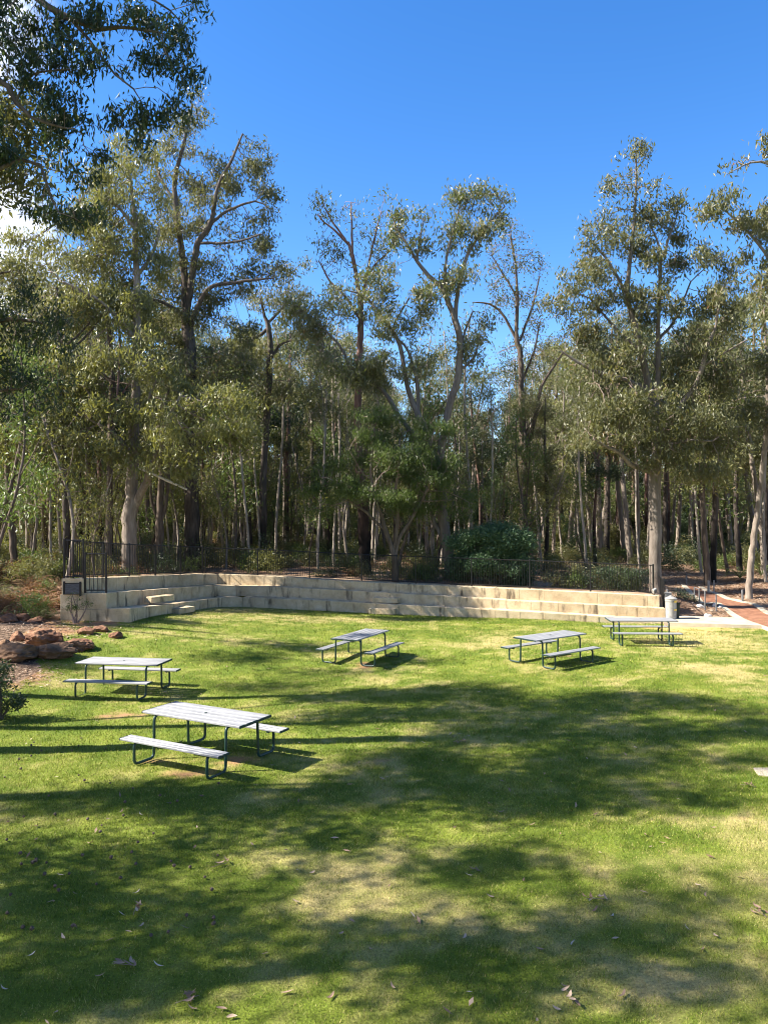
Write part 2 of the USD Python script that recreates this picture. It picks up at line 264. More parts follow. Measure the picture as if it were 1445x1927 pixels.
def height(x, y):
    x = np.asarray(x, float); y = np.asarray(y, float); q = np.stack([x.ravel(), y.ravel()], 1)
    pts = shapely.points(q)
    inside = shapely.contains(BEHIND, pts); sd = shapely.distance(BEHIND.exterior, pts) * np.where(inside, 1, -1)
    wd = 0.22 + np.clip(shapely.distance(WALL_LINE, pts) - 0.4, 0, 4) * 0.5
    w = np.clip(0.5 + sd / (2 * wd), 0, 1); w = w * w * (3 - 2 * w)
    q1 = q.copy(); q1[:, 0] = np.clip(q1[:, 0], -30, 30); q1[:, 1] = np.clip(q1[:, 1], -20, 33)
    n3 = np.stack([q[:, 0], q[:, 1], np.zeros(len(q))], 1)
    h1 = _f1(q1) + 0.03 * (meshkit.fbm(n3 * 0.6, 3, 3) - 0.5); h2 = _f2(q) + 0.18 * (meshkit.fbm(n3 * 0.7, 3, 5) - 0.5) * np.clip(sd / 2, 0, 1)
    return (h1 * (1 - w) + h2 * w).reshape(x.shape), w.reshape(x.shape)
def hz(x, y):
    return float(height(np.array([x]), np.array([y]))[0][0])

def blob(x, y, bl):
    """sum of soft ellipses given as (pixel x, pixel y, half width px, half height px, strength) lying on the ground"""
    out = np.zeros(np.shape(x))
    for px, py, rx, ry, s in bl:
        c = at_h(px, py); e = at_h(px + rx, py); t = at_h(px, max(py - ry, 1100)); b = at_h(px, py + ry)
        ax = abs(e[0] - c[0]); ay = max(0.15, (t[1] - b[1]) / 2)
        out = out + s * np.exp(-(((x - c[0]) / ax) ** 2 + ((y - (t[1] + b[1]) / 2) / ay) ** 2) * 1.2)
    return out
DRY = [(640, 1700, 190, 60, .6), (700, 1640, 160, 40, .5), (820, 1760, 200, 60, .35), (500, 1860, 160, 60, .3), (1050, 1740, 140, 30, .2), (880, 1620, 90, 22, .25), (1280, 1870, 160, 60, .25), (1200, 1640, 150, 30, .35), (1340, 1560, 110, 30, .3), (1390, 1290, 90, 45, .5), (1340, 1200, 120, 18, .55), (640, 1175, 170, 9, .55), (450, 1160, 80, 12, .65),
       (980, 1200, 80, 12, .4), (880, 1215, 90, 12, .25), (700, 1215, 60, 10, .4), (815, 1285, 40, 8, .5), (1030, 1262, 60, 9, .6), (1090, 1210, 70, 8, .4), (1250, 1215, 90, 10, .35), (640, 1240, 60, 12, .4), (160, 1290, 70, 14, .35), (380, 1190, 60, 9, .3), (1140, 1290, 90, 12, .15), (1420, 1480, 80, 40, .3), (1050, 1500, 120, 12, .15), (240, 1240, 60, 10, .3)]
SOIL = [(250, 1192, 40, 12, .9), (200, 1215, 40, 10, .5), (275, 1445, 42, 9, .8), (440, 1445, 75, 12, .75), (375, 1470, 60, 12, .5), (310, 1480, 60, 14, .35), (270, 1380, 40, 7, .45), (190, 1345, 40, 8, .6), (250, 1340, 50, 8, .4), (1070, 1238, 30, 5, .7), (690, 1250, 36, 7, .7), (630, 1243, 20, 5, .6), (1330, 1186, 120, 8, .75), (1260, 1180, 50, 5, .6), (1440, 1815, 30, 16, .5), (720, 1445, 30, 4, .5), (60, 1225, 110, 34, 1.1), (30, 1290, 60, 30, .9), (120, 1175, 90, 8, .6), (700, 1172, 60, 4, .3)]
SAND = [(1330, 1184, 130, 9, 1.0), (1240, 1178, 40, 5, .6)]
GREEN1, GREEN2, DRYC, SOILC, SANDC = map(np.array, ((0.105, 0.155, 0.012), (0.195, 0.235, 0.026), (0.42, 0.35, 0.14), (0.30, 0.165, 0.085), (0.52, 0.36, 0.13)))
def lawn_color(x, y, jitter=0.0, rng=None):
    p = np.stack([x, y, np.zeros_like(x)], -1)
    n1 = meshkit.fbm(p * 0.55, 4, 11); n2 = meshkit.fbm(p * 1.7, 4, 21); n3 = meshkit.fbm(p * 5.0, 3, 31)
    dry = np.clip((blob(x, y, DRY) + (n1 - .5) * .9 + (n2 - .5) * 1.1 + (n3 - .5) * .9 - 0.09 + jitter) * 1.7, 0, 1)
    soil = np.clip((blob(x, y, SOIL) + (n2 - .5) * .9 + (n3 - .5) * .7 - 0.42) * 2.6, 0, 1)
    sand = np.clip(blob(x, y, SAND) * 1.2, 0, 1)[..., None]
    g = np.clip((n2 - .5) * 2 + .5 + (n3 - .5), 0, 1)[..., None]
    c = GREEN1 * (1 - g) + GREEN2 * g
    c = c * (1 - dry[..., None]) + DRYC * dry[..., None]
    sc = SOILC * (1 - sand) + SANDC * sand
    return c, soil, sc, dry

xs = np.unique(np.round(np.concatenate([np.arange(-200, -34, 8), np.arange(-34, -13, 0.7), np.arange(-13, 18, 0.14), np.arange(18, 40, 0.8), np.arange(40, 201, 8)]), 3))
ys = np.unique(np.round(np.concatenate([np.arange(-40, 3, 2.5), np.arange(3, 38, 0.14), np.arange(38, 70, 0.8), np.arange(70, 321, 10)]), 3))
GX, GY = np.meshgrid(xs, ys); GZ, GWT = height(GX, GY)
V = np.stack([GX, GY, GZ], -1).reshape(-1, 3); nx = len(xs)
ii, jj = np.meshgrid(np.arange(len(ys) - 1), np.arange(nx - 1), indexing='ij'); a = (ii * nx + jj).ravel()
quads = np.stack([a, a + 1, a + nx + 1, a + nx], 1)
bank = Polygon([(-10.6, 25.5), (-10.6, 22.5), (-9.7, 21.2), (-8.6, 19.3), (-8.8, 17.5), (-9.2, 14), (-8.6, 11), (-14, 0), (-60, 0), (-60, 60), (-20, 40)])
bank = shapely.union_all([bank, Polygon([(10.75, 30.0), (14.4, 29.8), (14.8, 32.5), (10.75, 32.5)])])
cx = V[quads].mean(1)
isf = (GWT.ravel()[quads].mean(1) > 0.5) | shapely.contains(bank, shapely.points(cx[:, :2])) | (np.abs(cx[:, 0]) > 26)
def submesh(mask):
    q = quads[mask]; u, inv = np.unique(q, return_inverse=True); return V[u], inv.reshape(-1, 4)
lv, lq = submesh(~isf)
c, soil, sc, dry = lawn_color(lv[:, 0], lv[:, 1])
lc = (c * 0.85 * (1 - soil[:, None]) + sc * soil[:, None])
tag(obj('lawn', (lv, lq), 'lawn_ground', smooth=True, col=lc), 'mown park lawn with dry and bare patches sloping up to the terrace', 'lawn', kind='structure')
fv, fq = submesh(isf)
n = meshkit.fbm(fv * np.array([.5, .5, 0]), 4, 41)[:, None]; n2 = meshkit.fbm(fv * np.array([2.5, 2.5, 0]), 3, 43)[:, None]
k = np.clip((n - .5) * 2.5 + .5 + (n2 - .5), 0, 1)
fc = np.array([0.18, 0.105, 0.065]) * (1 - k) + np.array([0.38, 0.26, 0.17]) * k
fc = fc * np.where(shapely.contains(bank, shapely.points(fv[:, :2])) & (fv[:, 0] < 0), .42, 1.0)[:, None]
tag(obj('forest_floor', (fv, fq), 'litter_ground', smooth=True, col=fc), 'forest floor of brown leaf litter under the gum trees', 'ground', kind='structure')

# ------------------------------------------------------------------ grass blades
def grass():
    rng = np.random.default_rng(5); parts = []
    for d0, d1, dens, hgt, wid in ((5.2, 9, 6800, .031, .0058), (9, 13, 3600, .036, .0085), (13, 20, 1400, .042, .012), (20, 34, 420, .05, .02)):
        hw = lambda y: 0.515 * y + 0.4
        area = (hw(d0) + hw(d1)) * (d1 - d0); nn = int(area * dens)
        y = rng.uniform(d0, d1, nn); x = rng.uniform(-1, 1, nn) * hw(d1); keep = np.abs(x) < hw(y); x, y = x[keep], y[keep]
        zz, w = height(x, y); ok = (w < 0.15) & ~shapely.contains(bank, shapely.points(np.stack([x, y], 1)))
        x, y, zz = x[ok], y[ok], zz[ok]
        c, soil, sc, dry = lawn_color(x, y, rng.normal(0, .5, len(x)))
        ok = rng.random(len(x)) > soil * 1.15; x, y, zz, c, dry = x[ok], y[ok], zz[ok], c[ok], dry[ok]; m = len(x)
        az = rng.uniform(0, 2 * np.pi, m); lean = rng.uniform(.1, .9, m) * (1 + .4 * dry); h = hgt * rng.uniform(.35, 1.3, m) * (1 - .3 * dry) * (.6 + .9 * meshkit.fbm(np.stack([x, y, x * 0], 1) * 3.5, 3, 77))
        wv = np.stack([np.cos(az), np.sin(az), np.zeros(m)], 1) * (wid * rng.uniform(.6, 1.3, m) / 2)[:, None]
        la = rng.uniform(0, 2 * np.pi, m); tip = np.stack([np.cos(la) * lean * h, np.sin(la) * lean * h, h], 1)
        b = np.stack([x, y, zz - .004], 1)
        vv = np.stack([b - wv, b + wv, b + tip], 1).reshape(-1, 3)
        cc = np.clip(c * rng.uniform(.45, 1.6, (m, 1)) * rng.uniform(.93, 1.07, (m, 3)), 0.005, .7)
        parts.append((vv, np.repeat(cc, 3, 0)))
    vv = np.vstack([p[0] for p in parts]); cc = np.vstack([p[1] for p in parts])
    tag(obj('grass', (vv, np.arange(len(vv)).reshape(-1, 3)), 'grass_blade', col=cc), 'short mown green grass with straw coloured dry blades over the lawn', 'grass', kind='stuff')
grass()

# ------------------------------------------------------------------ limestone terrace
def terrace():
    rng = random.Random(8)
    t = thing('limestone_terrace', 'curved three-tier terrace of cream limestone blocks at the back of the lawn', 'terrace', (0, 0, 0))
    def resample(P, lens):
        seg = np.r_[0, np.cumsum(np.linalg.norm(np.diff(P[:, :2], axis=0), axis=1))]
        s = [0.0]; k = 0
        while s[-1] < seg[-1] - 0.45:
            s.append(min(seg[-1], s[-1] + lens * rng.uniform(.9, 1.08)))
        s[-1] = seg[-1]
        return np.array([[np.interp(u, seg, P[:, c]) for c in range(3)] for u in s]), s
    def prism(fr, bk, z0, z1, ch=.008):
        """block from two front corners and two back corners (plan), bottoms z0 and tops z1 for the four corners, chamfered top and ends"""
        c4 = np.array([fr[0], fr[1], bk[1], bk[0]])[:, :2]; m = c4.mean(0); pts = []
        for i in range(4):
            prv, nxt = c4[i - 1], c4[(i + 1) % 4]; u1 = (nxt - c4[i]) / np.linalg.norm(nxt - c4[i]); u2 = (prv - c4[i]) / np.linalg.norm(prv - c4[i])
            for za, zb in ((z1[i], z1[i] - ch), (z0[i], z0[i] + ch)):
                pts += [[*(c4[i] + u1 * ch), zb], [*(c4[i] + u2 * ch), zb], [*(c4[i] + (u1 + u2) * ch), za]]
        h = trimesh.convex.convex_hull(np.array(pts)); return np.array(h.vertices), np.array(h.faces)
    def tier(P, nextP, lens, zbot, extra):
        Q, s = resample(P, lens); ln = LineString(nextP[:, :2])
        for a, b in zip(Q[:-1], Q[1:]):
            u = (b - a)[:2]; L = np.linalg.norm(u); u /= L; nrm = np.array([-u[1], u[0]])
            g = .003; j = rng.uniform(-.007, .007)
            A = a[:2] + u * g + nrm * j; B = b[:2] - u * g + nrm * j
            def back(p):
                d = ln.distance(Point(p)) + extra; return p + nrm * d
            A2, B2 = back(A), back(B)
            if np.linalg.norm(B2 - A2) < .1 or (B2 - A2) @ u < 0: B2 = A2 + u * L * .5
            dz = rng.uniform(-.006, .006)
            z1 = [a[2] + dz, b[2] + dz, b[2] + dz, a[2] + dz]; zb = [zbot(A), zbot(B), zbot(B), zbot(A)]
            obj('block', prism((A, B), (A2, B2), zb, z1), 'limestone', t)
    def ztop(P):
        ln = LineString(P[:, :2]); seg = np.r_[0, np.cumsum(np.linalg.norm(np.diff(P[:, :2], axis=0), axis=1))]
        return lambda p: float(np.interp(ln.project(Point(p)), seg, P[:, 2])) - .03
    tier(LOW, MID, 1.0, lambda p: hz(p[0], p[1] - .15) - .15, .12)
    tier(MID, TOP, 1.0, ztop(LOW), .12)
    tier(TOP, BACK, 1.0, ztop(MID), 0.0)
    # blocks that close the left end under the upper tiers
    z0 = 0.55; y0, y1 = 24.603, 25.5
    zl, zm = LOW[0, 2] - .035, MID[0, 2] - .035
    for xa, xb, za, zb in ((MID[0, 0] + .1, TOP[0, 0] + .25, z0, zl), (TOP[0, 0] + .24, BACK[0, 0], z0, zl), (TOP[0, 0] + .1, BACK[0, 0], zl + .006, zm)):
        obj('block', prism(((xb, y0), (xa, y0)), ((xb, y1), (xa, y1)), [za] * 4, [zb] * 4), 'limestone', t)
    # low step blocks
    for pxa, pxb, pytop, d, h in ((700, 748, 1125.5, 31.55, .2), (693, 742, 1146, 31.0, .22), (287, 328, 1122, 27.4, .2), (337, 367, 1143.5, 28.2, .2)):
        A, B = at(pxa, pytop, d + (.15 if pxa > 500 else -.45)), at(pxb, pytop, d - (.15 if pxa > 500 else -.45)); u = (B - A)[:2]; u /= np.linalg.norm(u); nrm = np.array([-u[1], u[0]]) * .42
        z = (A[2] + B[2]) / 2
        obj('step', prism((A[:2], B[:2]), (A[:2] + nrm, B[:2] + nrm), [z - h] * 4, [z] * 4), 'limestone', t)
    return t
terrace()

# ------------------------------------------------------------------ fence
def fence_run(t, posts, hgt, pitch=.105, base=.06, rail=.03):
    """posts: list of 3-D feet. Posts, two rails and pickets, each its own part"""
    for p in posts:
        v, f = box(.055, .055, hgt + .06, (p[0], p[1], p[2] + hgt / 2 - .03), .006); obj('post', (v, f), 'black_steel', t)
    for a, b in zip(posts[:-1], posts[1:]):
        a, b = np.asarray(a), np.asarray(b); L = np.linalg.norm((b - a)[:2])
        for z in (base + .02, hgt - .05):
            obj('rail', tube([a + [0, 0, z], b + [0, 0, z]], rail * .62, 4), 'black_steel', t)
        nP = int(L / pitch)
        for i in range(1, nP):
            c = a + (b - a) * i / nP
            v, f = box(.017, .017, hgt - base - .05, (c[0], c[1], c[2] + base + (hgt - base - .05) / 2 + .004)); obj('picket', (v, f), 'black_steel', t)
def along(P, s):
    seg = np.r_[0, np.cumsum(np.linalg.norm(np.diff(P[:, :2], axis=0), axis=1))]
    return np.array([np.interp(s, seg, P[:, c]) for c in range(3)])
def fences():
    F = offset_line(TOP, 0.40); F[2, :2] = TOP[2, :2] + np.array([-.42, .25]); F[0, :2] = (TOP[0, 0] - .40, 24.9)
    fl, fr = F[:3], F[2:]
    t = thing('steel_fence', 'tall black picket fence along the top of the shorter left arm of the terrace', 'fence')
    L = np.linalg.norm(np.diff(fl[:, :2], axis=0), axis=1).sum(); n = 5
    fence_run(t, [along(fl, L * i / n) for i in range(n + 1)], 1.24, pitch=.12)
    t = thing('steel_fence', 'long black picket fence along the top of the sunlit right arm of the terrace', 'fence')
    L = np.linalg.norm(np.diff(fr[:, :2], axis=0), axis=1).sum(); n = 8
    fence_run(t, [along(fr, .12 + (L - .3) * i / n) for i in range(n + 1)], 1.2, pitch=.102)
    t = thing('steel_fence', 'short tall panel of black pickets over the dark plaque', 'fence')
    a = at(121, 1090, 24.75); b = at(157, 1090, 24.75)
    fence_run(t, [a, b], 1.30, pitch=.1)
    t = thing('steel_fence', 'low black picket panel stepping down beside the dark plaque', 'fence')
    a = at(160.5, 1115.5, 24.72); b = at(200, 1115.5, 24.72)
    fence_run(t, [a, b], 1.30, pitch=.115)
    t = thing('steel_fence', 'lower black fence panel running back from the right end of the terrace', 'fence')
    e = F[-1]; p0 = np.array([e[0] + .22, e[1] + .0, e[2] - .55])
    fence_run(t, [p0, p0 + [.35, 1.6, .12]], 1.18, pitch=.11)
fences()

# ------------------------------------------------------------------ picnic tables
def arc_path(pts, R, n=6):
    P = [np.asarray(p, float) for p in pts]; out = [P[0]]
    for a, b, c in zip(P[:-2], P[1:-1], P[2:]):
        u = (a - b) / np.linalg.norm(a - b); w = (c - b) / np.linalg.norm(c - b)
        for t in np.linspace(0, 1, n):
            out.append((b + u * R) * (1 - t) ** 2 + 2 * b * t * (1 - t) + (b + w * R) * t * t)
    out.append(P[-1]); return np.array(out)
TABLE_DATA = [(-2.907, 12.497, -.500, 'largest looking picnic table, nearest the camera, slatted silver top and green tube legs'),
              (-6.125, 18.095, -.169, 'picnic table standing lengthways behind the nearest one, beside the red rocks'),
              (-0.668, 21.678, 1.114, 'picnic table in tree shade in the middle of the lawn, its end towards the camera'),
              (4.498, 20.896, .634, 'picnic table in full sun set at an angle, with fallen leaves heaped under it'),
              (7.979, 23.986, -.081, 'farthest picnic table, close to the right end of the stone terrace')]
def table(x, y, yaw, label):
    rng = random.Random(int(x * 100)); T = thing('picnic_table', label, 'picnic table', (x, y, hz(x, y)), yaw)
    L, Wd, Ht = 2.05, .795, .74
    top = xf('tabletop', T); w = Wd / 5
    for i in range(5):
        v = -Wd / 2 + w * (i + .5)
        obj('plank', box(L - .03, w - .016, .036, (0, v, Ht - .02 + rng.uniform(-.0015, .0015)), .006), 'plank_grey', top)
        for s in (-1, 1): obj('end_cap', box(.016, w - .008, .040, (s * (L / 2 - .008), v, Ht - .021), .004), 'cap_dark', top)
    d = trimesh.creation.cylinder(.022, .006, sections=16); obj('umbrella_hole', (np.array(d.vertices) + [0, 0, Ht + .001], np.array(d.faces)), 'cap_dark', top)
    for sv in (-1, 1):
        b = xf('bench', T); bw = .25 / 3
        for i in range(3):
            v = sv * (.624 + bw * (i + .5))
            obj('plank', box(L - .03, bw - .012, .034, (0, v, .415 - .018 + rng.uniform(-.001, .001)), .006), 'plank_grey', b)
            for s in (-1, 1): obj('end_cap', box(.016, bw - .004, .038, (s * (L / 2 - .008), v, .415 - .019), .004), 'cap_dark', b)
    for su in (-1, 1):
        u = su * .747
        for sv in (-1, 1):
            p = arc_path([(u, sv * .22, .690), (u, sv * .385, .690), (u, sv * .400, .022), (u, sv * .815, .022), (u, sv * .815, .365), (u, sv * .66, .365)], .085)
            obj('leg', tube(p, .0235, 10), 'tube_green', T, smooth=50)
            obj('clamp', box(.06, .04, .045, (u, sv * .655, .372), .008), 'cap_dark', T)
        obj('cross_bar', tube([(u, -.26, .691), (u, .26, .691)], .022, 8), 'tube_green', T, smooth=50)
    return T
for r in TABLE_DATA: table(*r)

# ------------------------------------------------------------------ trees
NATT_K, LEAF_K, SUBK = 3.4, 3.8, 9
def leaves(centers, n, spread, ln, wd, rng, droop=.65, clump=1.0, rbias=None):
    """n leaf blades about each centre. returns vertices, faces, rnd"""
    n = np.maximum(0, (n * rng.gamma(1.3, 1 / 1.3, len(centers))).astype(int)); C = np.repeat(centers, n, 0); m = len(C)
    off = rng.normal(0, 1, (m, 3)) * spread * np.array([1, 1, .8]); off[:, 2] -= spread * .35
    p = C + off
    d = rng.normal(0, 1, (m, 3)); d /= np.linalg.norm(d, axis=1, keepdims=True); d[:, 2] -= droop * rng.uniform(.3, 2.2, m); d /= np.linalg.norm(d, axis=1, keepdims=True)
    w = np.cross(d, rng.normal(0, 1, (m, 3))); w /= np.linalg.norm(w, axis=1, keepdims=True) + 1e-9
    nn = np.cross(d, w); L = ln * rng.uniform(.6, 1.3, m); Wd = wd * rng.uniform(.7, 1.25, m)
    b = p - d * (L * .5)[:, None]; mid = p - d * (L * .1)[:, None] + nn * (L * rng.uniform(-.08, .08, m))[:, None]
    V = np.stack([b, mid + w * (Wd / 2)[:, None], p + d * (L * .5)[:, None], mid - w * (Wd / 2)[:, None]], 1).reshape(-1, 3)
    a = np.arange(m) * 4; F = np.vstack([np.stack([a, a + 1, a + 2], 1), np.stack([a, a + 2, a + 3], 1)])
    base = np.repeat(rng.uniform(0, 1, len(centers)), n) if rbias is None else np.repeat(rbias, n)
    r = np.clip(.45 * base + .55 * rng.uniform(0, 1, m), 0, 1)
    return V, F, np.repeat(r, 4)
def colonize(P, par, A, step, infl, kill, rng, iters=90, up=.05):
    P = [np.array(p) for p in P]; par = list(par); A = np.array(A)
    for _ in range(iters):
        if len(A) == 0: break
        X = np.array(P); kd = cKDTree(X); d, i = kd.query(A)
        ok = d < infl
        if not ok.any(): break
        u = (A[ok] - X[i[ok]]) / (d[ok, None] + 1e-9)
        uniq, inv = np.unique(i[ok], return_inverse=True); acc = np.zeros((len(uniq), 3)); np.add.at(acc, inv, u)
        acc += rng.normal(0, .35, acc.shape); acc[:, 2] += up
        acc /= np.linalg.norm(acc, axis=1, keepdims=True) + 1e-9
        new = X[uniq] + acc * step; dn, _ = kd.query(new); good = dn > step * .45
        if not good.any(): A = A[d > kill * 1.0]; kill *= 1.15; continue
        P += list(new[good]); par += list(uniq[good])
        d2, _ = cKDTree(new[good]).query(A); A = A[np.minimum(d, d2) > kill]
    return np.array(P), np.array(par)
def build_tree(limbs, blobs, seed, natt, step=.38, tip=.008, kill=None, infl=9.0, exp=2.35):
    """limbs: lists of (x,y,z,r) polylines, the first is the trunk; each later one starts near an earlier one. blobs: (x,y,z,rx,ry,rz,weight)."""
    rng = np.random.default_rng(seed); nodes, par, rad = [], [], []; spans = []
    for k, L in enumerate(limbs):
        S = smooth_line(L, step); jit = rng.normal(0, .03, (len(S), 3)); jit[0] = 0; S[:, :3] += jit * np.clip(S[:, 3:] * 3, .3, 1)
        st = len(nodes)
        if k == 0: p0 = -1
        else:
            X = np.array(nodes); p0 = int(np.argmin(np.linalg.norm(X - S[0, :3], axis=1)))
        for q, s in enumerate(S):
            nodes.append(s[:3]); par.append(p0 if q == 0 else len(nodes) - 2); rad.append(s[3])
        spans.append((st, len(nodes), p0))
    nh = len(nodes); sub = []
    for b in blobs:
        for _ in range(SUBK):
            o = rng.normal(0, 1, 3); o *= (rng.random() ** .4) / np.linalg.norm(o); f = rng.uniform(.26, .62) * np.array([rng.uniform(.7, 1.3), rng.uniform(.7, 1.3), rng.uniform(.5, 1.0)])
            sub.append([b[0] + o[0] * b[3] * .95, b[1] + o[1] * b[4] * .95, b[2] + o[2] * b[5] * .95, b[3] * f[0], b[4] * f[1], b[5] * f[2], b[6] * rng.uniform(.3, 1.6)])
    B = np.array(sub); wts = B[:, 6] * (B[:, 3] * B[:, 4] * B[:, 5]) ** .67; wts /= wts.sum()
    idx = rng.choice(len(B), natt, p=wts); d = rng.normal(0, 1, (natt, 3)); d /= np.linalg.norm(d, axis=1, keepdims=True); d *= np.minimum(np.abs(rng.normal(0, .52, natt)), 1.25)[:, None]
    A = B[idx, :3] + d * B[idx, 3:6]
    # branches start on the outer limbs, not the low trunk
    P, par = colonize(nodes, par, A, step, infl, kill or step * 1.15, rng)
    N = len(P); nch = np.bincount(par[par >= 0], minlength=N); acc = np.zeros(N); R = np.zeros(N); depth = np.zeros(N)
    for i in range(N - 1, -1, -1):
        r = tip if acc[i] == 0 else acc[i] ** (1 / exp)
        if i < nh: r = max(r, rad[i]) if acc[i] else max(tip, rad[i] * .6); r = min(r, rad[i] * 1.25)
        R[i] = r
        if par[i] >= 0: acc[par[i]] += r ** exp; depth[par[i]] = max(depth[par[i]], depth[i] + 1)
    return P, par, R, nh, spans, depth, nch, rng
def limb_meshes(P, par, R, nh, spans):
    out = []
    for k, (s, e, p0) in enumerate(spans):
        idx = ([p0] if p0 >= 0 else []) + list(range(s, e)); r = R[idx].copy()
        if p0 >= 0: r[0] = min(r[0], r[1] * 1.3)
        if k == 0: r[0] *= 1.35; r[1] *= 1.1
        out.append(tube(P[idx], r, 12 if r.max() > .15 else 8 if r.max() > .06 else 6))
    return out
def twig_mesh(P, par, R, nh):
    kids = {}
    for i in range(nh, len(P)): kids.setdefault(par[i], []).append(i)
    parts = []; stack = [(p, c) for p in list(kids) if p < nh for c in kids[p]]
    while stack:
        p, c = stack.pop(); ch = [p, c]
        while c in kids:
            ks = sorted(kids[c], key=lambda q: -R[q]); stack += [(c, q) for q in ks[1:]]; c = ks[0]; ch.append(c)
        r = R[ch].copy(); r[0] = r[1]
        parts.append(tube(P[ch], r, 3 if r.max() < .022 else 5 if r.max() < .06 else 7, cap=False))
    return cat_mesh(parts) if parts else None

def px_limb(pts, depth):
    """pts: (px, py, width px[, extra depth])"""
    out = []
    for q in pts:
        d = depth + (q[3] if len(q) > 3 else 0); w = at(q[0], q[1], d); out.append([*w, q[2] / 2 * d / FPX])
    return out
def px_blobs(bl, depth):
    """(px, py, rx, ry, weight[, extra depth, depth radius factor])"""
    out = []
    for b in bl:
        d = depth + (b[5] if len(b) > 5 else 0); c = at(b[0], b[1], d); rx, ry = b[2] * d / FPX, b[3] * d / FPX
        out.append([*c, rx, (rx + ry) / 2 * (b[6] if len(b) > 6 else 1.1), ry, b[4]])
    return out
def hero(name, label, depth, limbs, blobs, seed, natt, barkm, leafm, nleaf=22, spread=.3, ln=.215, wd=.06, twigm='twig_bark', step=.38, base=True, group=None, kill=None, leafy=1.0, tip=.012, droop=.9):
    ML = [px_limb(l, depth) for l in limbs]
    if base:
        b = ML[0][0]; g = hz(b[0], b[1]) - .15
        if b[2] > g + .2: ML[0].insert(0, [b[0], b[1], g, b[3] * 1.08])
    P, par, R, nh, spans, dep, nch, rng = build_tree(ML, px_blobs(blobs, depth), seed, int(natt * NATT_K), step=step * .8, kill=kill, tip=tip)
    o = ML[0][0]; org = np.array(o[:3]); T = thing(name, label, 'tree', org, group=group)
    P = P - org
    for k, m in enumerate(limb_meshes(P, par, R, nh, spans)): obj('trunk' if k == 0 else 'limb', m, barkm, T, smooth=60)
    tm = twig_mesh(P, par, R, nh)
    if tm: tag(obj('branches', tm, twigm, T, smooth=True), kind='stuff')
    tips = np.where((dep <= 1) & (np.arange(len(P)) >= nh))[0]
    if leafy < 1: tips = tips[rng.random(len(tips)) < leafy]
    if len(tips):
        v, f, r = leaves(P[tips], int(nleaf * LEAF_K), spread * .95, ln, wd, rng, droop); tag(obj('crown', (v, f), leafm, T, rnd=r), kind='stuff')
    return T

# --- A: big pale gum left
hero('gum_tree', 'large pale smooth-barked gum behind the fence, second tall trunk from the left end', 33.0,
     [[(243, 1035, 27), (246, 960, 25), (250, 880, 21), (254, 780, 17), (257, 680, 15), (258, 560, 13), (256, 470, 10), (252, 390, 7), (240, 310, 4)],
      [(254, 955, 16), (275, 905, 14, -.5), (292, 860, 11, -1.2), (310, 800, 8, -1.8), (340, 745, 5, -2.2)], [(253, 790, 9), (275, 770, 8, -.3), (285, 735, 6, -.6), (300, 700, 4, -.8)],
      [(256, 640, 9), (225, 600, 7, -.6), (180, 560, 5, -1.2), (120, 530, 3, -1.5)], [(257, 520, 8), (285, 480, 6, .3), (300, 430, 4, .4)], [(254, 430, 7), (215, 380, 5, -.4), (170, 350, 3, -.8)], [(250, 860, 10), (220, 820, 7, -1), (170, 790, 4, -1.8)]],
     [(235, 285, 60, 45, .8), (250, 350, 70, 50, 1), (165, 400, 80, 60, .9), (110, 480, 70, 60, .8), (220, 450, 80, 60, .9), (280, 480, 50, 50, .8), (90, 580, 60, 60, .7), (170, 560, 80, 60, .8), (250, 590, 60, 50, .5), (150, 680, 90, 60, .8, -1), (290, 680, 60, 45, .9, -1),
      (170, 790, 90, 50, 1.1, -1.5), (240, 850, 80, 45, .9, -1.5), (300, 760, 50, 40, .9, -2), (400, 740, 80, 50, 1.1, -2), (370, 810, 90, 55, 1.1, -2), (450, 800, 60, 50, .9, -2), (330, 870, 50, 35, .7, -1.5), (130, 850, 50, 35, .6, -1)], 1, 2100, 'bark_pale', 'leaf_yellow', nleaf=16, spread=.27)
# --- A2 slender grey gum left of it
hero('gum_tree', 'slender grey gum whose bare stem shows between the leaves left of the large pale gum', 35.0,
     [[(205, 1040, 12), (207, 900, 11), (209, 770, 10), (212, 690, 9), (204, 620, 8), (198, 560, 6), (190, 480, 4)], [(211, 720, 7), (195, 705, 5), (168, 690, 4)]],
     [(190, 480, 50, 50, 1), (150, 560, 50, 40, .8), (220, 560, 40, 50, .8), (165, 660, 50, 40, .8), (180, 420, 40, 40, .7)], 2, 330, 'bark_brown', 'leaf_olive', nleaf=14)
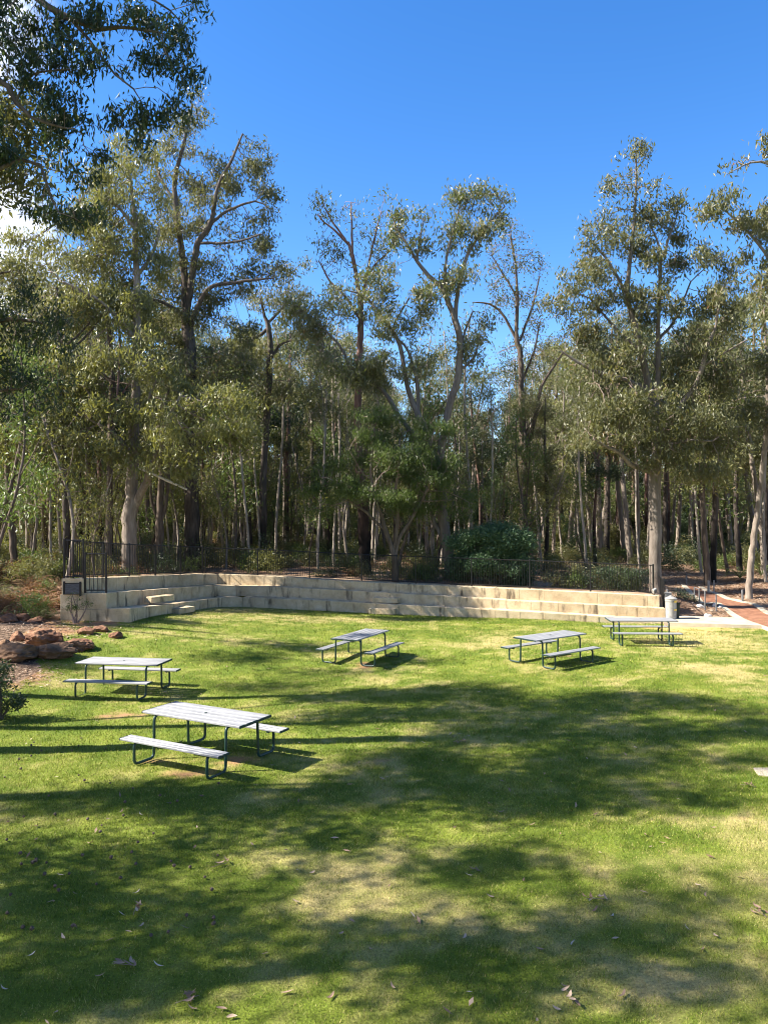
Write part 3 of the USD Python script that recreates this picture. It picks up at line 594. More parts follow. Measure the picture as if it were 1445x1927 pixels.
# --- B: dark burnt tall gum
hero('gum_tree', 'tall dark-trunked gum with charred bark, crown the highest on the left side', 37.0,
     [[(361, 1055, 30), (361, 960, 27), (363, 860, 24), (362, 740, 22), (357, 650, 20), (350, 600, 17), (347, 520, 14), (338, 440, 11), (328, 345, 9), (342, 285, 7), (353, 240, 5), (362, 195, 3)],
      [(350, 600, 12), (365, 500, 12, -.4), (372, 457, 11, -.6), (396, 420, 9, -.8), (411, 349, 7, -1), (440, 292, 5, -1), (457, 250, 3, -1)], [(355, 620, 10), (390, 545, 8, -.8), (446, 531, 6, -1), (515, 523, 3, -1.2)],
      [(399, 418, 6, -.8), (430, 395, 5, -1.2), (480, 378, 3.5, -1.4), (505, 390, 2, -1.5)], [(330, 380, 6), (300, 330, 5, .5), (290, 280, 3, .6)], [(372, 457, 6, -.6), (440, 455, 4, -1.5), (490, 440, 3, -1.8)], [(357, 600, 9), (310, 570, 6, -.5), (270, 560, 3.5, -1)]],
     [(370, 205, 36, 34, .7), (345, 275, 46, 50, .6), (455, 275, 40, 35, .9), (430, 330, 50, 45, .5), (490, 340, 32, 50, .7), (500, 430, 28, 45, .7), (440, 420, 50, 40, .4), (380, 380, 50, 50, .5), (320, 430, 45, 60, 1.0), (350, 500, 60, 50, 1.2), (430, 520, 70, 28, .8), (480, 490, 50, 25, .4), (310, 540, 60, 50, .9), (395, 580, 60, 40, .9), (430, 630, 60, 50, .9), (330, 350, 50, 45, .7, 1), (300, 620, 60, 40, .7), (440, 690, 50, 40, .7), (340, 680, 40, 40, .6)], 3, 1500, 'bark_burnt', 'leaf_olive', nleaf=15, spread=.26)
# --- C brown trunk between
hero('gum_tree', 'medium brown forked gum between the pale gum and the dark burnt gum', 36.0,
     [[(299, 1045, 15), (301, 960, 13), (304, 890, 11), (310, 800, 9), (318, 700, 6)], [(300, 990, 8), (312, 950, 7), (318, 890, 5), (325, 820, 3)], [(299, 985, 7), (285, 940, 5), (283, 880, 3)]],
     [(330, 700, 60, 50, 1), (290, 760, 50, 50, .8), (340, 800, 50, 40, .6)], 4, 260, 'bark_brown', 'leaf_olive', nleaf=14)
# --- D dark trunk with twisting pale limbs
hero('gum_tree', 'dark slim gum with twisting pale limbs at its top, right of the burnt gum', 41.0,
     [[(494, 1035, 17), (495, 940, 15), (498, 850, 12), (505, 740, 11), (508, 660, 11), (505, 616, 10), (498, 595, 6), (490, 560, 4)], [(505, 616, 7), (488, 632, 6), (465, 648, 4), (450, 690, 3)], [(503, 608, 6), (522, 590, 5), (537, 572, 4), (545, 530, 3)], [(508, 680, 6), (525, 650, 5), (550, 640, 3)]],
     [(500, 555, 45, 35, 1), (545, 500, 36, 22, 1.2), (540, 560, 40, 30, .9), (470, 660, 40, 40, .6), (560, 640, 40, 30, .7), (480, 740, 50, 50, .6), (540, 720, 40, 50, .6)], 5, 420, 'bark_burnt', 'leaf_olive', nleaf=13, twigm='twig_bark')
# --- E reddish dark gum with sparse fan of bare branches
hero('gum_tree', 'reddish dark gum topped by a sparse fan of nearly bare purple branches', 37.0,
     [[(686, 1050, 23), (683, 960, 20), (676, 860, 16), (673, 760, 14), (677, 660, 12), (679, 588, 10), (671, 520, 8), (663, 480, 7), (655, 456, 5)],
      [(655, 458, 5), (628, 432, 4), (610, 418, 3), (597, 402, 2)], [(650, 450, 4), (628, 420, 3.5), (613, 395, 2.5), (605, 365, 1.5)], [(663, 480, 5), (662, 430, 4), (660, 380, 2)], [(679, 580, 6), (690, 520, 5), (698, 476, 4), (717, 398, 2)], [(690, 520, 4), (712, 490, 3.5), (735, 470, 2.5), (748, 420, 1.5)], [(677, 600, 6), (648, 555, 5), (622, 530, 4), (600, 490, 2)]],
     [(605, 385, 14, 26, .7), (630, 400, 24, 30, .8), (660, 400, 22, 30, .8), (720, 400, 20, 35, .8), (745, 440, 20, 30, .7), (640, 480, 40, 40, .7), (690, 470, 40, 50, .7), (610, 480, 30, 40, .7), (650, 560, 50, 40, .8), (720, 540, 40, 40, .6)], 6, 420, 'bark_red', 'leaf_grey', nleaf=10, twigm='twig_purple', leafy=.32, step=.33)
# --- F the multi-limbed smooth grey gum in the centre
hero('gum_tree', 'many-limbed smooth grey gum in the centre with a long curving limb to the left', 34.5,
     [[(848, 1075, 21), (841, 1025, 20), (832, 960, 18), (826, 880, 16), (836, 810, 14), (848, 755, 14), (861, 715, 13), (866, 650, 12), (857, 604, 10), (834, 547, 9), (806, 518, 8), (785, 491, 6), (764, 456, 5), (748, 433, 4), (738, 405, 2.5)],
      [(857, 604, 8), (860, 557, 8), (874, 495, 7), (884, 470, 6), (920, 420, 4), (950, 388, 2.5)], [(836, 550, 6), (839, 495, 5), (847, 455, 4), (862, 400, 2.5)],
      [(828, 900, 12), (808, 840, 11), (787, 782, 11), (767, 728, 9), (752, 650, 8), (725, 604, 6), (686, 557, 4), (650, 545, 2.5)], [(787, 782, 8), (785, 720, 7), (768, 660, 5), (740, 620, 4), (770, 560, 3)],
      [(815, 860, 9), (758, 793, 9), (733, 751, 8), (709, 724, 7), (667, 697, 6), (636, 646, 5), (600, 610, 4), (560, 575, 2.5)], [(785, 491, 4), (790, 450, 3.5), (800, 405, 2)], [(860, 700, 5), (890, 675, 4), (905, 630, 3)], [(866, 650, 5), (880, 610, 4), (890, 585, 2.5)], [(835, 1015, 10), (818, 985, 8), (806, 950, 6)]],
     [(865, 372, 24, 26, 1.1), (905, 375, 40, 28, 1), (940, 395, 24, 30, .8), (850, 440, 32, 30, 1.1), (900, 445, 36, 28, .9), (800, 408, 20, 22, 1.1), (755, 412, 20, 22, .9), (745, 450, 20, 25, .4), (790, 460, 24, 25, .6), (860, 520, 36, 25, .8), (905, 600, 26, 26, 1), (890, 650, 34, 26, 1), (720, 540, 40, 35, .9), (650, 570, 40, 40, .7), (600, 590, 50, 40, .9), (555, 590, 36, 45, 1), (740, 610, 40, 40, .6), (800, 570, 40, 40, .5), (620, 680, 40, 40, .7), (700, 690, 50, 40, .6), (770, 680, 50, 40, .5)], 7, 800, 'bark_grey', 'leaf_grey', nleaf=15, spread=.25, step=.34)
# --- G dense bushy tree in front
hero('wattle_tree', 'dense bushy green tree with several orange stems, just behind the middle of the fence', 33.2,
     [[(744, 1062, 11), (737, 1030, 9), (726, 1000, 8), (713, 955, 6), (700, 915, 4)], [(742, 1050, 9), (752, 1013, 7), (775, 975, 6), (800, 930, 4)], [(740, 1040, 7), (748, 980, 7), (745, 920, 5)], [(726, 1000, 6), (690, 965, 5), (655, 940, 3)]],
     [(705, 795, 40, 36, 1), (775, 812, 34, 32, 1), (822, 830, 36, 36, 1), (690, 860, 60, 45, 1.1), (760, 880, 70, 45, 1.1), (840, 890, 50, 45, 1), (640, 895, 46, 40, .9), (715, 925, 70, 35, 1), (800, 935, 60, 30, .9), (600, 940, 36, 30, .6), (870, 940, 30, 36, .7)], 8, 2200, 'bark_brown', 'leaf_green', nleaf=26, spread=.2, ln=.14, wd=.03, step=.3)
# --- I sparse bronze tree
hero('gum_tree', 'thin twin-stemmed gum with a sparse bronze crown, right of the centre', 41.0,
     [[(985, 1040, 14), (985, 930, 13), (984, 844, 13), (981, 747, 11), (979, 669, 9), (972, 636, 8), (973, 560, 6), (970, 500, 4), (960, 440, 3)], [(972, 638, 6), (946, 592, 5), (922, 572, 4), (888, 568, 2)], [(973, 560, 4), (950, 520, 3.5), (925, 480, 2)], [(984, 870, 8), (992, 840, 8), (1004, 797, 7), (1019, 727, 6), (1042, 689, 5), (1058, 665, 3)], [(979, 640, 5), (1000, 580, 4), (1015, 520, 2.5)], [(981, 720, 5), (1005, 660, 4), (1015, 610, 2.5)]],
     [(955, 430, 26, 36, 1), (985, 470, 36, 40, 1), (940, 500, 36, 40, .9), (1015, 500, 20, 40, .9), (960, 560, 46, 40, .8), (1010, 580, 36, 40, .9), (930, 580, 36, 25, .5), (1050, 640, 30, 30, .8), (1000, 660, 40, 40, .6), (960, 680, 40, 40, .5)], 9, 560, 'bark_brown', 'leaf_bronze', nleaf=8, spread=.25, ln=.13, twigm='twig_purple', step=.36, leafy=.85)
# --- K big right tree
hero('gum_tree', 'broad spreading gum with a thick grey trunk at the right end of the fence', 31.5,
     [[(1233, 1085, 22), (1233, 996, 21), (1231, 904, 19), (1236, 842, 17), (1235, 796, 15), (1222, 730, 13), (1209, 671, 12), (1197, 625, 11), (1180, 555, 9), (1186, 486, 7), (1194, 409, 5), (1197, 332, 3.5), (1197, 262, 1.5)],
      [(1235, 796, 11), (1238, 700, 9), (1238, 620, 8), (1241, 548, 6), (1240, 465, 4.5), (1216, 408, 2)], [(1236, 830, 10), (1275, 770, 8, -.5), (1314, 714, 8, -.8), (1329, 656, 7, -1), (1345, 619, 5, -1), (1357, 548, 3, -1)],
      [(1222, 735, 9), (1180, 715, 7, -.6), (1132, 702, 7, -1), (1102, 690, 6, -1), (1058, 662, 4, -1)], [(1229, 890, 11), (1185, 873, 9, -.6), (1166, 852, 7, -1), (1120, 830, 4, -1.4)], [(1182, 560, 6), (1150, 500, 5), (1126, 468, 4), (1098, 437, 2)], [(1240, 500, 5), (1262, 440, 4), (1275, 400, 2)], [(1238, 640, 6), (1270, 600, 5, .4), (1300, 530, 3, .5)], [(1320, 690, 5, -.8), (1370, 660, 4, -1.2), (1405, 640, 2.5, -1.4)], [(1205, 660, 6), (1160, 620, 5, .5), (1110, 560, 3, .6)], [(1236, 850, 8), (1290, 830, 6, -1), (1340, 830, 3.5, -1.5)]],
     [(1197, 300, 24, 38, .9), (1152, 345, 16, 20, .8), (1195, 362, 34, 22, .9), (1165, 412, 38, 32, 1), (1105, 425, 24, 22, .9), (1228, 400, 32, 30, .9), (1270, 405, 34, 34, .45), (1180, 455, 55, 32, 1.1), (1100, 490, 34, 30, 1), (1080, 550, 44, 40, 1), (1150, 540, 60, 45, .9), (1250, 500, 56, 40, .8), (1315, 490, 44, 36, 1), (1355, 530, 34, 50, .9), (1230, 575, 66, 45, .8), (1330, 600, 56, 50, .9), (1115, 630, 66, 45, 1), (1200, 665, 80, 45, .9), (1300, 680, 80, 50, .9), (1180, 745, 90, 45, 1.1, -.6), (1290, 780, 90, 50, 1.2, -.6), (1350, 830, 56, 45, 1, -.6), (1150, 815, 70, 36, 1, -.6), (1090, 700, 56, 45, .9, -.4), (1380, 720, 50, 50, .9), (1240, 840, 60, 36, .8, -.6), (1310, 890, 50, 25, .7, -.5)], 10, 2900, 'bark_grey', 'leaf_olive', nleaf=13, spread=.24, step=.36)
# --- L branches from a tree standing outside on the right
hero('gum_tree', 'leafy gum boughs reaching in from beyond the right edge, against the sky', 27.0,
     [[(1560, 1080, 26), (1550, 800, 22), (1530, 600, 17), (1510, 450, 11), (1490, 330, 6)], [(1530, 610, 9), (1470, 520, 7), (1420, 450, 5), (1370, 400, 3)], [(1500, 400, 6), (1450, 310, 5), (1400, 310, 3), (1372, 325, 2)], [(1530, 620, 7), (1470, 590, 5), (1430, 560, 3)]],
     [(1400, 300, 30, 22, 1), (1440, 285, 26, 24, 1), (1350, 375, 34, 30, 1), (1335, 400, 24, 22, .8), (1410, 420, 40, 30, 1.1), (1440, 450, 40, 45, 1), (1435, 530, 36, 45, 1), (1480, 380, 60, 70, .7), (1500, 600, 60, 70, .8), (1445, 620, 30, 50, .7), (1540, 480, 70, 90, .5)], 11, 480, 'bark_pale', 'leaf_olive', nleaf=18, spread=.22)

# --- the overhanging tree on the left and its neighbour, both rooted outside the frame
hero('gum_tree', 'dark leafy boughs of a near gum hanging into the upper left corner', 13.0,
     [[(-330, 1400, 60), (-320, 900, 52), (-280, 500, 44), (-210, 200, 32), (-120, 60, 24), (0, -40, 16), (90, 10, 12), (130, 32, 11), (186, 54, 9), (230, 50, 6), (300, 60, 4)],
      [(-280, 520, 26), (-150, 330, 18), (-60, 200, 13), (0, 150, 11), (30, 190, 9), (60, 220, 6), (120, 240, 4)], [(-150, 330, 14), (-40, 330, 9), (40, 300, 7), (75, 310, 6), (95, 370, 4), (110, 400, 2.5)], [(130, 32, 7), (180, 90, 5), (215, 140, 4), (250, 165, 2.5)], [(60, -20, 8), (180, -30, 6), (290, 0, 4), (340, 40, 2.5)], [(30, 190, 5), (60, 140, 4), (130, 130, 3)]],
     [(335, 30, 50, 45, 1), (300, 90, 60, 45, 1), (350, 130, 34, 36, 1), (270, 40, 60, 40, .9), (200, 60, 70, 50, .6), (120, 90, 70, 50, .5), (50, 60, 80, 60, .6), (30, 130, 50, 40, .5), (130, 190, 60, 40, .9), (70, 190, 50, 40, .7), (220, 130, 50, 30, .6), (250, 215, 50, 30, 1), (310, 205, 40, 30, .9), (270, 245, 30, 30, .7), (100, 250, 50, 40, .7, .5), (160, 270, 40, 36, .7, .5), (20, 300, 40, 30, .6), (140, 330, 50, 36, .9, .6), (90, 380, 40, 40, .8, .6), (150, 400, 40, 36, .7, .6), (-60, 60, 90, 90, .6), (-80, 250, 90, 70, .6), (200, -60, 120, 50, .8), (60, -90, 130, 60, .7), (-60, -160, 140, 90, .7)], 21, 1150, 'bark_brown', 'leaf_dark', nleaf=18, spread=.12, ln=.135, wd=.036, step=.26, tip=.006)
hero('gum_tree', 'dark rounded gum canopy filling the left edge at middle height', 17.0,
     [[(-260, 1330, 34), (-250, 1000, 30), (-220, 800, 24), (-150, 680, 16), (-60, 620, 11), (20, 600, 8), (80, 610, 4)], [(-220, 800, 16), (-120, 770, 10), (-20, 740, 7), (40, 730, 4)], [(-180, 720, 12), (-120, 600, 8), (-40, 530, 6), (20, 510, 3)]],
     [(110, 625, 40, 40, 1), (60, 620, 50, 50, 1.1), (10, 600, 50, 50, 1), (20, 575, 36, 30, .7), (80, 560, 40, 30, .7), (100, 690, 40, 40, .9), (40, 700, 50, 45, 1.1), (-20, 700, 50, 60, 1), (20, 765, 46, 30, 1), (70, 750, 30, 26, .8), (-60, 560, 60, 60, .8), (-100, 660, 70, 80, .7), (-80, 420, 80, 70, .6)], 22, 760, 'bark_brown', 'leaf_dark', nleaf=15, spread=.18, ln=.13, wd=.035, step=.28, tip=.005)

# --- shade trees left of the frame: crowns stand where the shadows on the lawn come from
SHADE = [('spreading gum outside the frame on the left whose crown shades the middle of the lawn', -17.5, 14.2, 11.0, [(720, 1306, 140, 12, .9), (900, 1316, 120, 16, 1), (1080, 1330, 120, 20, 1.1), (1250, 1330, 100, 22, 1), (1400, 1350, 70, 25, .7), (980, 1395, 150, 22, 1.1), (1200, 1410, 150, 22, 1.1), (800, 1440, 120, 16, .9), (760, 1345, 160, 20, 1), (950, 1360, 150, 22, 1.1), (1120, 1375, 120, 16, 1.1), (1300, 1390, 120, 16, 1), (1000, 1440, 180, 16, 1.1), (1160, 1318, 90, 14, 1)]),
         ('tall gum outside the frame on the left shading the lawn in front of the tables', -15.0, 10.3, 10.0, [(1000, 1480, 170, 20, 1.1), (1240, 1490, 140, 18, 1), (820, 1500, 130, 14, 1), (640, 1530, 140, 14, 1.1), (900, 1540, 140, 14, .8), (420, 1532, 170, 16, 1), (140, 1530, 150, 16, .9), (1380, 1440, 80, 16, .7), (750, 1470, 180, 16, 1), (1180, 1450, 120, 12, 1), (600, 1505, 200, 16, 1), (1000, 1515, 160, 14, 1), (1330, 1520, 110, 12, .8), (280, 1515, 150, 14, .8)]),
         ('gum beside the camera on the left shading the near left corner of the lawn', -10.5, 7.6, 8.0, [(90, 1740, 140, 40, 1.1), (260, 1720, 140, 40, 1), (120, 1850, 150, 50, 1.1), (330, 1850, 120, 45, .9), (520, 1680, 110, 26, .7), (480, 1590, 130, 12, .6), (700, 1590, 110, 10, .5), (60, 1610, 110, 16, .7), (430, 1780, 90, 30, .7), (200, 1640, 200, 12, .8), (300, 1765, 220, 18, .9), (100, 1695, 160, 14, .8), (80, 1900, 160, 28, .9)]),
         ('gum beside the camera shading the near right corner of the lawn', -11.0, 5.4, 9.0, [(1060, 1800, 130, 32, .8), (1240, 1745, 90, 18, .8), (900, 1780, 100, 26, .6), (1120, 1880, 150, 30, .7), (1330, 1880, 120, 36, .7), (800, 1880, 120, 28, .5), (980, 1640, 100, 12, .5), (880, 1660, 90, 14, .5), (1400, 1690, 70, 20, .6), (650, 1780, 100, 26, .5)]),
         ('thin crowned gum far left whose streaky shadow reaches the tables and the terrace', -24.0, 23.0, 13.0, [(560, 1225, 110, 10, .6), (640, 1262, 110, 9, .8), (820, 1243, 70, 8, .9), (450, 1245, 100, 9, .6), (380, 1205, 90, 7, .6), (520, 1290, 100, 10, .6), (840, 1168, 110, 4, .8), (540, 1156, 80, 4, .7), (250, 1215, 70, 8, .7), (130, 1265, 70, 8, .5), (50, 1215, 90, 20, .9), (130, 1178, 60, 8, .4)])]
def shade_tree(label, tx, ty, h, spots, seed, natt=4200):
    bl = []
    for px, py, rx, ry, w in spots:
        z = h * (1 + .12 * math.sin(px * .013 + py * .02)) + max(0, (px - 1000) / 400 * 3.2); c = at_h(px, py) if py > 1148 else at(px, py, 32.8); a = c + [rx * c[1] / FPX, 0, 0]; u = at_h(px, py - ry) if py > 1148 else c + [0, .6, 0]; d = at_h(px, py + ry) if py > 1148 else c - [0, .6, 0]
        P = c + TO_SUN * z / TO_SUN[2]; r1, r2 = (a[0] - c[0]), max(.35, (u[1] - d[1]) / 2)
        bl.append([*P, r1 * .76, r2 * .72, .8, w])
    B = np.array(bl); m = B[:, :3].mean(0); g = hz(tx, ty) - .2; zl = B[:, 2].min()
    trunk = [[tx, ty, g, .30], [tx + .1, ty, g + (zl - g) * .35, .26], [tx * .9 + m[0] * .1, ty * .8 + m[1] * .2, g + (zl - g) * .7, .2], [(tx + m[0]) / 2, (ty + m[1]) / 2, zl - .4, .14], [m[0], m[1], m[2] + .2, .05]]
    limbs = [trunk]
    for b in B[::2]:
        s = np.array(trunk[2][:3]); limbs.append([[*s, .085], [*(s * .5 + b[:3] * .5 + [0, 0, .3]), .055], [*b[:3], .02]])
    P, par, R, nh, spans, dep, nch, rng = build_tree(limbs, bl, seed, natt, step=.30, kill=.30, tip=.007)
    org = np.array([tx, ty, g]); T = thing('gum_tree', label, 'tree', org); P = P - org
    for k, mm in enumerate(limb_meshes(P, par, R, nh, spans)): obj('trunk' if k == 0 else 'limb', mm, 'bark_brown', T, smooth=60)
    tm = twig_mesh(P, par, R, nh)
    if tm: tag(obj('branches', tm, 'twig_bark', T, smooth=True), kind='stuff')
    tips = np.where((dep <= 1) & (np.arange(len(P)) >= nh))[0]
    v, f, r = leaves(P[tips], 90, .31, .16, .06, rng); tag(obj('crown', (v, f), 'leaf_olive', T, rnd=r), kind='stuff')
for k, (lb, tx, ty, h, sp) in enumerate(SHADE): shade_tree(lb, tx, ty, h, sp, 60 + k, [7500, 7000, 3800, 2200, 3800][k])

# ------------------------------------------------------------------ forest behind: kinds built once, copied as instances
def class_kind(name):
    return stage.CreateClassPrim('/World/' + name)
def forest_kind(name, H, r0, seed, barkm, leafm, crown0, wid, natt, nleaf, lean=.6, fork=None, ln=.2, wd=.06, leafy=1.0, bend=.25):
    rng = np.random.default_rng(seed); C = class_kind(name)
    ax = lambda z: np.array([lean * max(z / H, 0) ** 1.3 + bend * math.sin(z / H * 5 + seed), bend * math.sin(z / H * 4 + 2 * seed), z])
    limbs = [[[*ax(z), r0 * (1 - .8 * z / H) + .01] for z in np.linspace(-.3, H * .93, 7)]]
    for k in range(fork or 3):
        z = H * rng.uniform(crown0 * .85, .75); a = rng.uniform(0, 2 * np.pi); p = ax(z); L = wid * rng.uniform(.7, 1.1)
        limbs.append([[*p, r0 * .38], [*(p + [math.cos(a) * L * .5, math.sin(a) * L * .5, L * .55]), r0 * .25], [*(p + [math.cos(a) * L, math.sin(a) * L, L * 1.25]), .02]])
    bl = []
    for k in range(12):
        z = H * rng.uniform(crown0, .97); f = 1 - .55 * max(0, (z / H - .7) / .3); a = rng.uniform(0, 2 * np.pi); q = ax(z) + [math.cos(a) * wid * .75 * f * rng.random(), math.sin(a) * wid * .75 * f * rng.random(), 0]
        bl.append([*q, wid * .42 * f, wid * .42 * f, wid * .34, 1.0])
    P, par, R, nh, spans, dep, nch, rg = build_tree(limbs, bl, seed, int(natt * 1.3), step=.34, tip=.012)
    for k, m in enumerate(limb_meshes(P, par, R, nh, spans)): obj('trunk' if k == 0 else 'limb', m, barkm, C, smooth=60)
    tm = twig_mesh(P, par, R, nh)
    if tm: tag(obj('branches', tm, 'twig_bark', C, smooth=True), kind='stuff')
    tips = np.where((dep <= 1) & (np.arange(len(P)) >= nh))[0]; tips = tips[rg.random(len(tips)) < leafy]
    v, f, r = leaves(P[tips], int(nleaf * 2.2), .32, ln * 1.1, wd * 1.15, rg); tag(obj('crown', (v, f), leafm, C, rnd=r), kind='stuff')
    return C, H
KINDS = [(*forest_kind('kind_tree_a', 17, .20, 101, 'bark_burnt', 'leaf_olive', .45, 2.6, 900, 24), 'tall dark-barked gum with an olive crown in the forest behind the fence'),
         (*forest_kind('kind_tree_b', 15, .16, 102, 'bark_pale', 'leaf_grey', .5, 2.2, 750, 22, lean=-.8), 'tall pale-barked gum with a grey green crown in the forest behind the fence'),
         (*forest_kind('kind_tree_c', 13, .15, 103, 'bark_brown', 'leaf_yellow', .4, 2.4, 800, 24, lean=1.0), 'brown-barked gum with a yellow green crown in the forest behind the fence'),
         (*forest_kind('kind_tree_d', 16, .17, 104, 'bark_red', 'leaf_dark', .42, 2.3, 800, 24, lean=.3), 'red-barked gum with a dark green crown in the forest behind the fence'),
         (*forest_kind('kind_tree_e', 14, .13, 105, 'bark_pale', 'leaf_bronze', .55, 1.9, 520, 16, lean=-.4, leafy=.8), 'slim pale gum with a thin bronze crown in the forest behind the fence'),
         (*forest_kind('kind_sapling_a', 8, .06, 106, 'bark_brown', 'leaf_green', .3, 1.3, 300, 16, lean=.9, fork=4, ln=.16, wd=.045, bend=.35), 'thin leaning sapling with green leaves in the undergrowth behind the fence'),
         (*forest_kind('kind_sapling_b', 7, .05, 107, 'bark_pale', 'leaf_yellow', .35, 1.1, 240, 12, lean=-.8, fork=4, ln=.16, wd=.045, bend=.4), 'thin pale sapling with sparse yellow leaves in the undergrowth behind the fence'),
         (*forest_kind('kind_tree_f', 15, .085, 108, 'bark_light', 'leaf_grey', .68, 1.3, 260, 14, lean=.5, fork=3, bend=.3), 'slender')]
def skyline(px):
    return np.interp(px, [0, 100, 300, 450, 560, 700, 850, 930, 1000, 1080, 1200, 1400, 1445], [470, 500, 530, 580, 590, 610, 640, 670, 640, 600, 570, 550, 530])
MARKS = [(60, 'above the orange boulders'), (118, 'left of the plaque'), (185, 'above the dark plaque'), (232, 'left of the large pale gum'), (290, 'right of the large pale gum'), (345, 'beside the forked brown gum'), (410, 'beside the charred gum'), (465, 'right of the charred gum'), (530, 'around the dark twisting gum'), (590, 'right of the twisting gum'), (655, 'left of the bare-topped gum'), (715, 'right of the bare-topped gum'), (790, 'behind the bushy wattle'), (850, 'beside the many-limbed gum'), (920, 'behind the rounded shrub'), (985, 'right of the rounded shrub'), (1045, 'right of the bronze-crowned gum'), (1105, 'behind the olive shrub'), (1160, 'behind the wide shrub'), (1215, 'left of the thick trunk'), (1260, 'right of the thick trunk'), (1305, 'beyond the white bin'), (1350, 'beyond the handrail'), (1400, 'beyond the red path'), (9999, 'past the zamia palms')]
BARKS = ['dark gum with olive crown', 'pale gum with grey crown', 'brown gum with yellowish crown', 'red-barked gum with dark crown', 'slim gum with bronze crown', 'leaning green sapling', 'thin yellowish sapling', 'slender bare-stemmed light gum']
PLACED = []
def place(k, x, y, scale, rot, near=False, group=None):
    C, H, lb = KINDS[k]
    name = 'sapling' if k in (5, 6) else 'forest_tree'
    X = UsdGeom.Xform.Define(stage, numbered('/World/' + name))
    X.AddTranslateOp().Set(Gf.Vec3d(x, y, hz(x, y) - .05)); X.AddRotateZOp().Set(rot); X.AddScaleOp().Set(Gf.Vec3f(scale, scale, scale))
    X.GetPrim().GetReferences().AddInternalReference(C.GetPath()); X.GetPrim().SetInstanceable(True)
    px = float(project([x, y, 3.0])[0]); mk = next(m for q, m in MARKS if px < q)
    where = 'close' if y < 44 else 'midway' if y < 58 else 'farther' if y < 76 else 'distant'
    PLACED.append((f'{BARKS[k]}, {where}, {mk}', px, X, 'sapling' if k in (5, 6) else 'tree'))
def label_trees():
    byl = {}
    for lab, px, X, c in PLACED: byl.setdefault(lab, []).append((px, X, c))
    for lab, L in byl.items():
        L.sort(key=lambda q: q[0]); n = len(L)
        for i, (px, X, c) in enumerate(L):
            w = '' if n == 1 else ', leftmost' if i == 0 else ', rightmost' if i == n - 1 else ', middle' if n == 3 else ', ' + ['second', 'third', 'fourth', 'fifth', 'sixth', 'seventh', 'eighth', 'ninth', 'tenth', 'eleventh', 'twelfth', 'thirteenth', 'fourteenth', 'fifteenth', 'sixteenth', 'seventeenth', 'eighteenth', 'nineteenth', 'twentieth'][min(i - 1, 18)] + ' from left'
            tag(X, lab + w, c, 'forest trees behind the terrace' if c == 'tree' else 'saplings under the forest trees')
rng = random.Random(31); taken = []
FIXED = [(1123, 1055, 1), (1133, 1050, 1), (1144, 1052, 0), (1171, 1050, 1), (1182, 1058, 1), (1196, 1055, 1), (1305, 1052, 3), (1322, 1106, 2), (1340, 1106, 0), (1397, 1075, 0), (1418, 1138, 1), (1429, 1085, 1), (1442, 1075, 2), (1155, 1045, 3), (55, 1062, 0), (14, 1075, 2), (85, 1052, 3), (122, 1088, 0), (32, 1044, 1),
         (436, 1016, 1), (456, 1020, 2), (556, 1030, 1), (620, 1026, 0), (646, 1030, 1), (772, 1030, 2), (912, 1020, 3), (1022, 1026, 1), (1052, 1032, 2), (1077, 1030, 0), (705, 1030, 0), (540, 1035, 3), (150, 1045, 1), (170, 1050, 3), (1250, 1045, 3), (1275, 1040, 1)]
for px, by, k in FIXED:
    z = 1.0
    for _ in range(6):
        p = at_h(px, by, z); z = hz(p[0], p[1])
    H = 4 + (975 - (skyline(px) + rng.uniform(-10, 90))) * p[1] / FPX - z
    place(k, p[0], p[1], min(1.6, max(.55, H / KINDS[k][1])), rng.uniform(0, 360)); taken.append((p[0], p[1]))
def free(x, y, m):
    return all((x - a) ** 2 + (y - b) ** 2 > m * m for a, b in taken)
cnt = 0
while cnt < 190:
    y = 40 + 65 * rng.random() ** 1.25; x = rng.uniform(-1, 1) * (.53 * y + 3)
    if not free(x, y, 1.0) or (12 < x < 18 and y < 46): continue
    px = PW / 2 + x / y * FPX; k = rng.choice([0, 0, 1, 1, 2, 2, 3, 3, 4])
    H = 4 + (975 - (skyline(px) + rng.uniform(0, 190))) * y / FPX - 1.6
    s = min(1.7, max(.5, H / KINDS[k][1])); place(k, x, y, s, rng.uniform(0, 360)); taken.append((x, y)); cnt += 1
cnt = 0
while cnt < 80:
    y = 36 + 26 * rng.random(); x = rng.uniform(-1, 1) * (.52 * y + 1)
    if not free(x, y, .7) or (11 < x < 18 and y < 42): continue
    place(7, x, y, rng.uniform(.65, 1.0), rng.uniform(0, 360)); taken.append((x, y)); cnt += 1
cnt = 0
while cnt < 170:
    y = 36 + 45 * rng.random() ** 1.3; x = rng.uniform(-1, 1) * (.52 * y + 2)
    if x < -9 and rng.random() < .5: y = rng.uniform(29, 45)
    if not free(x, y, .7) or (11 < x < 18 and y < 42): continue
    place(rng.choice([5, 6]), x, y, rng.uniform(.6, 1.35), rng.uniform(0, 360)); taken.append((x, y)); cnt += 1

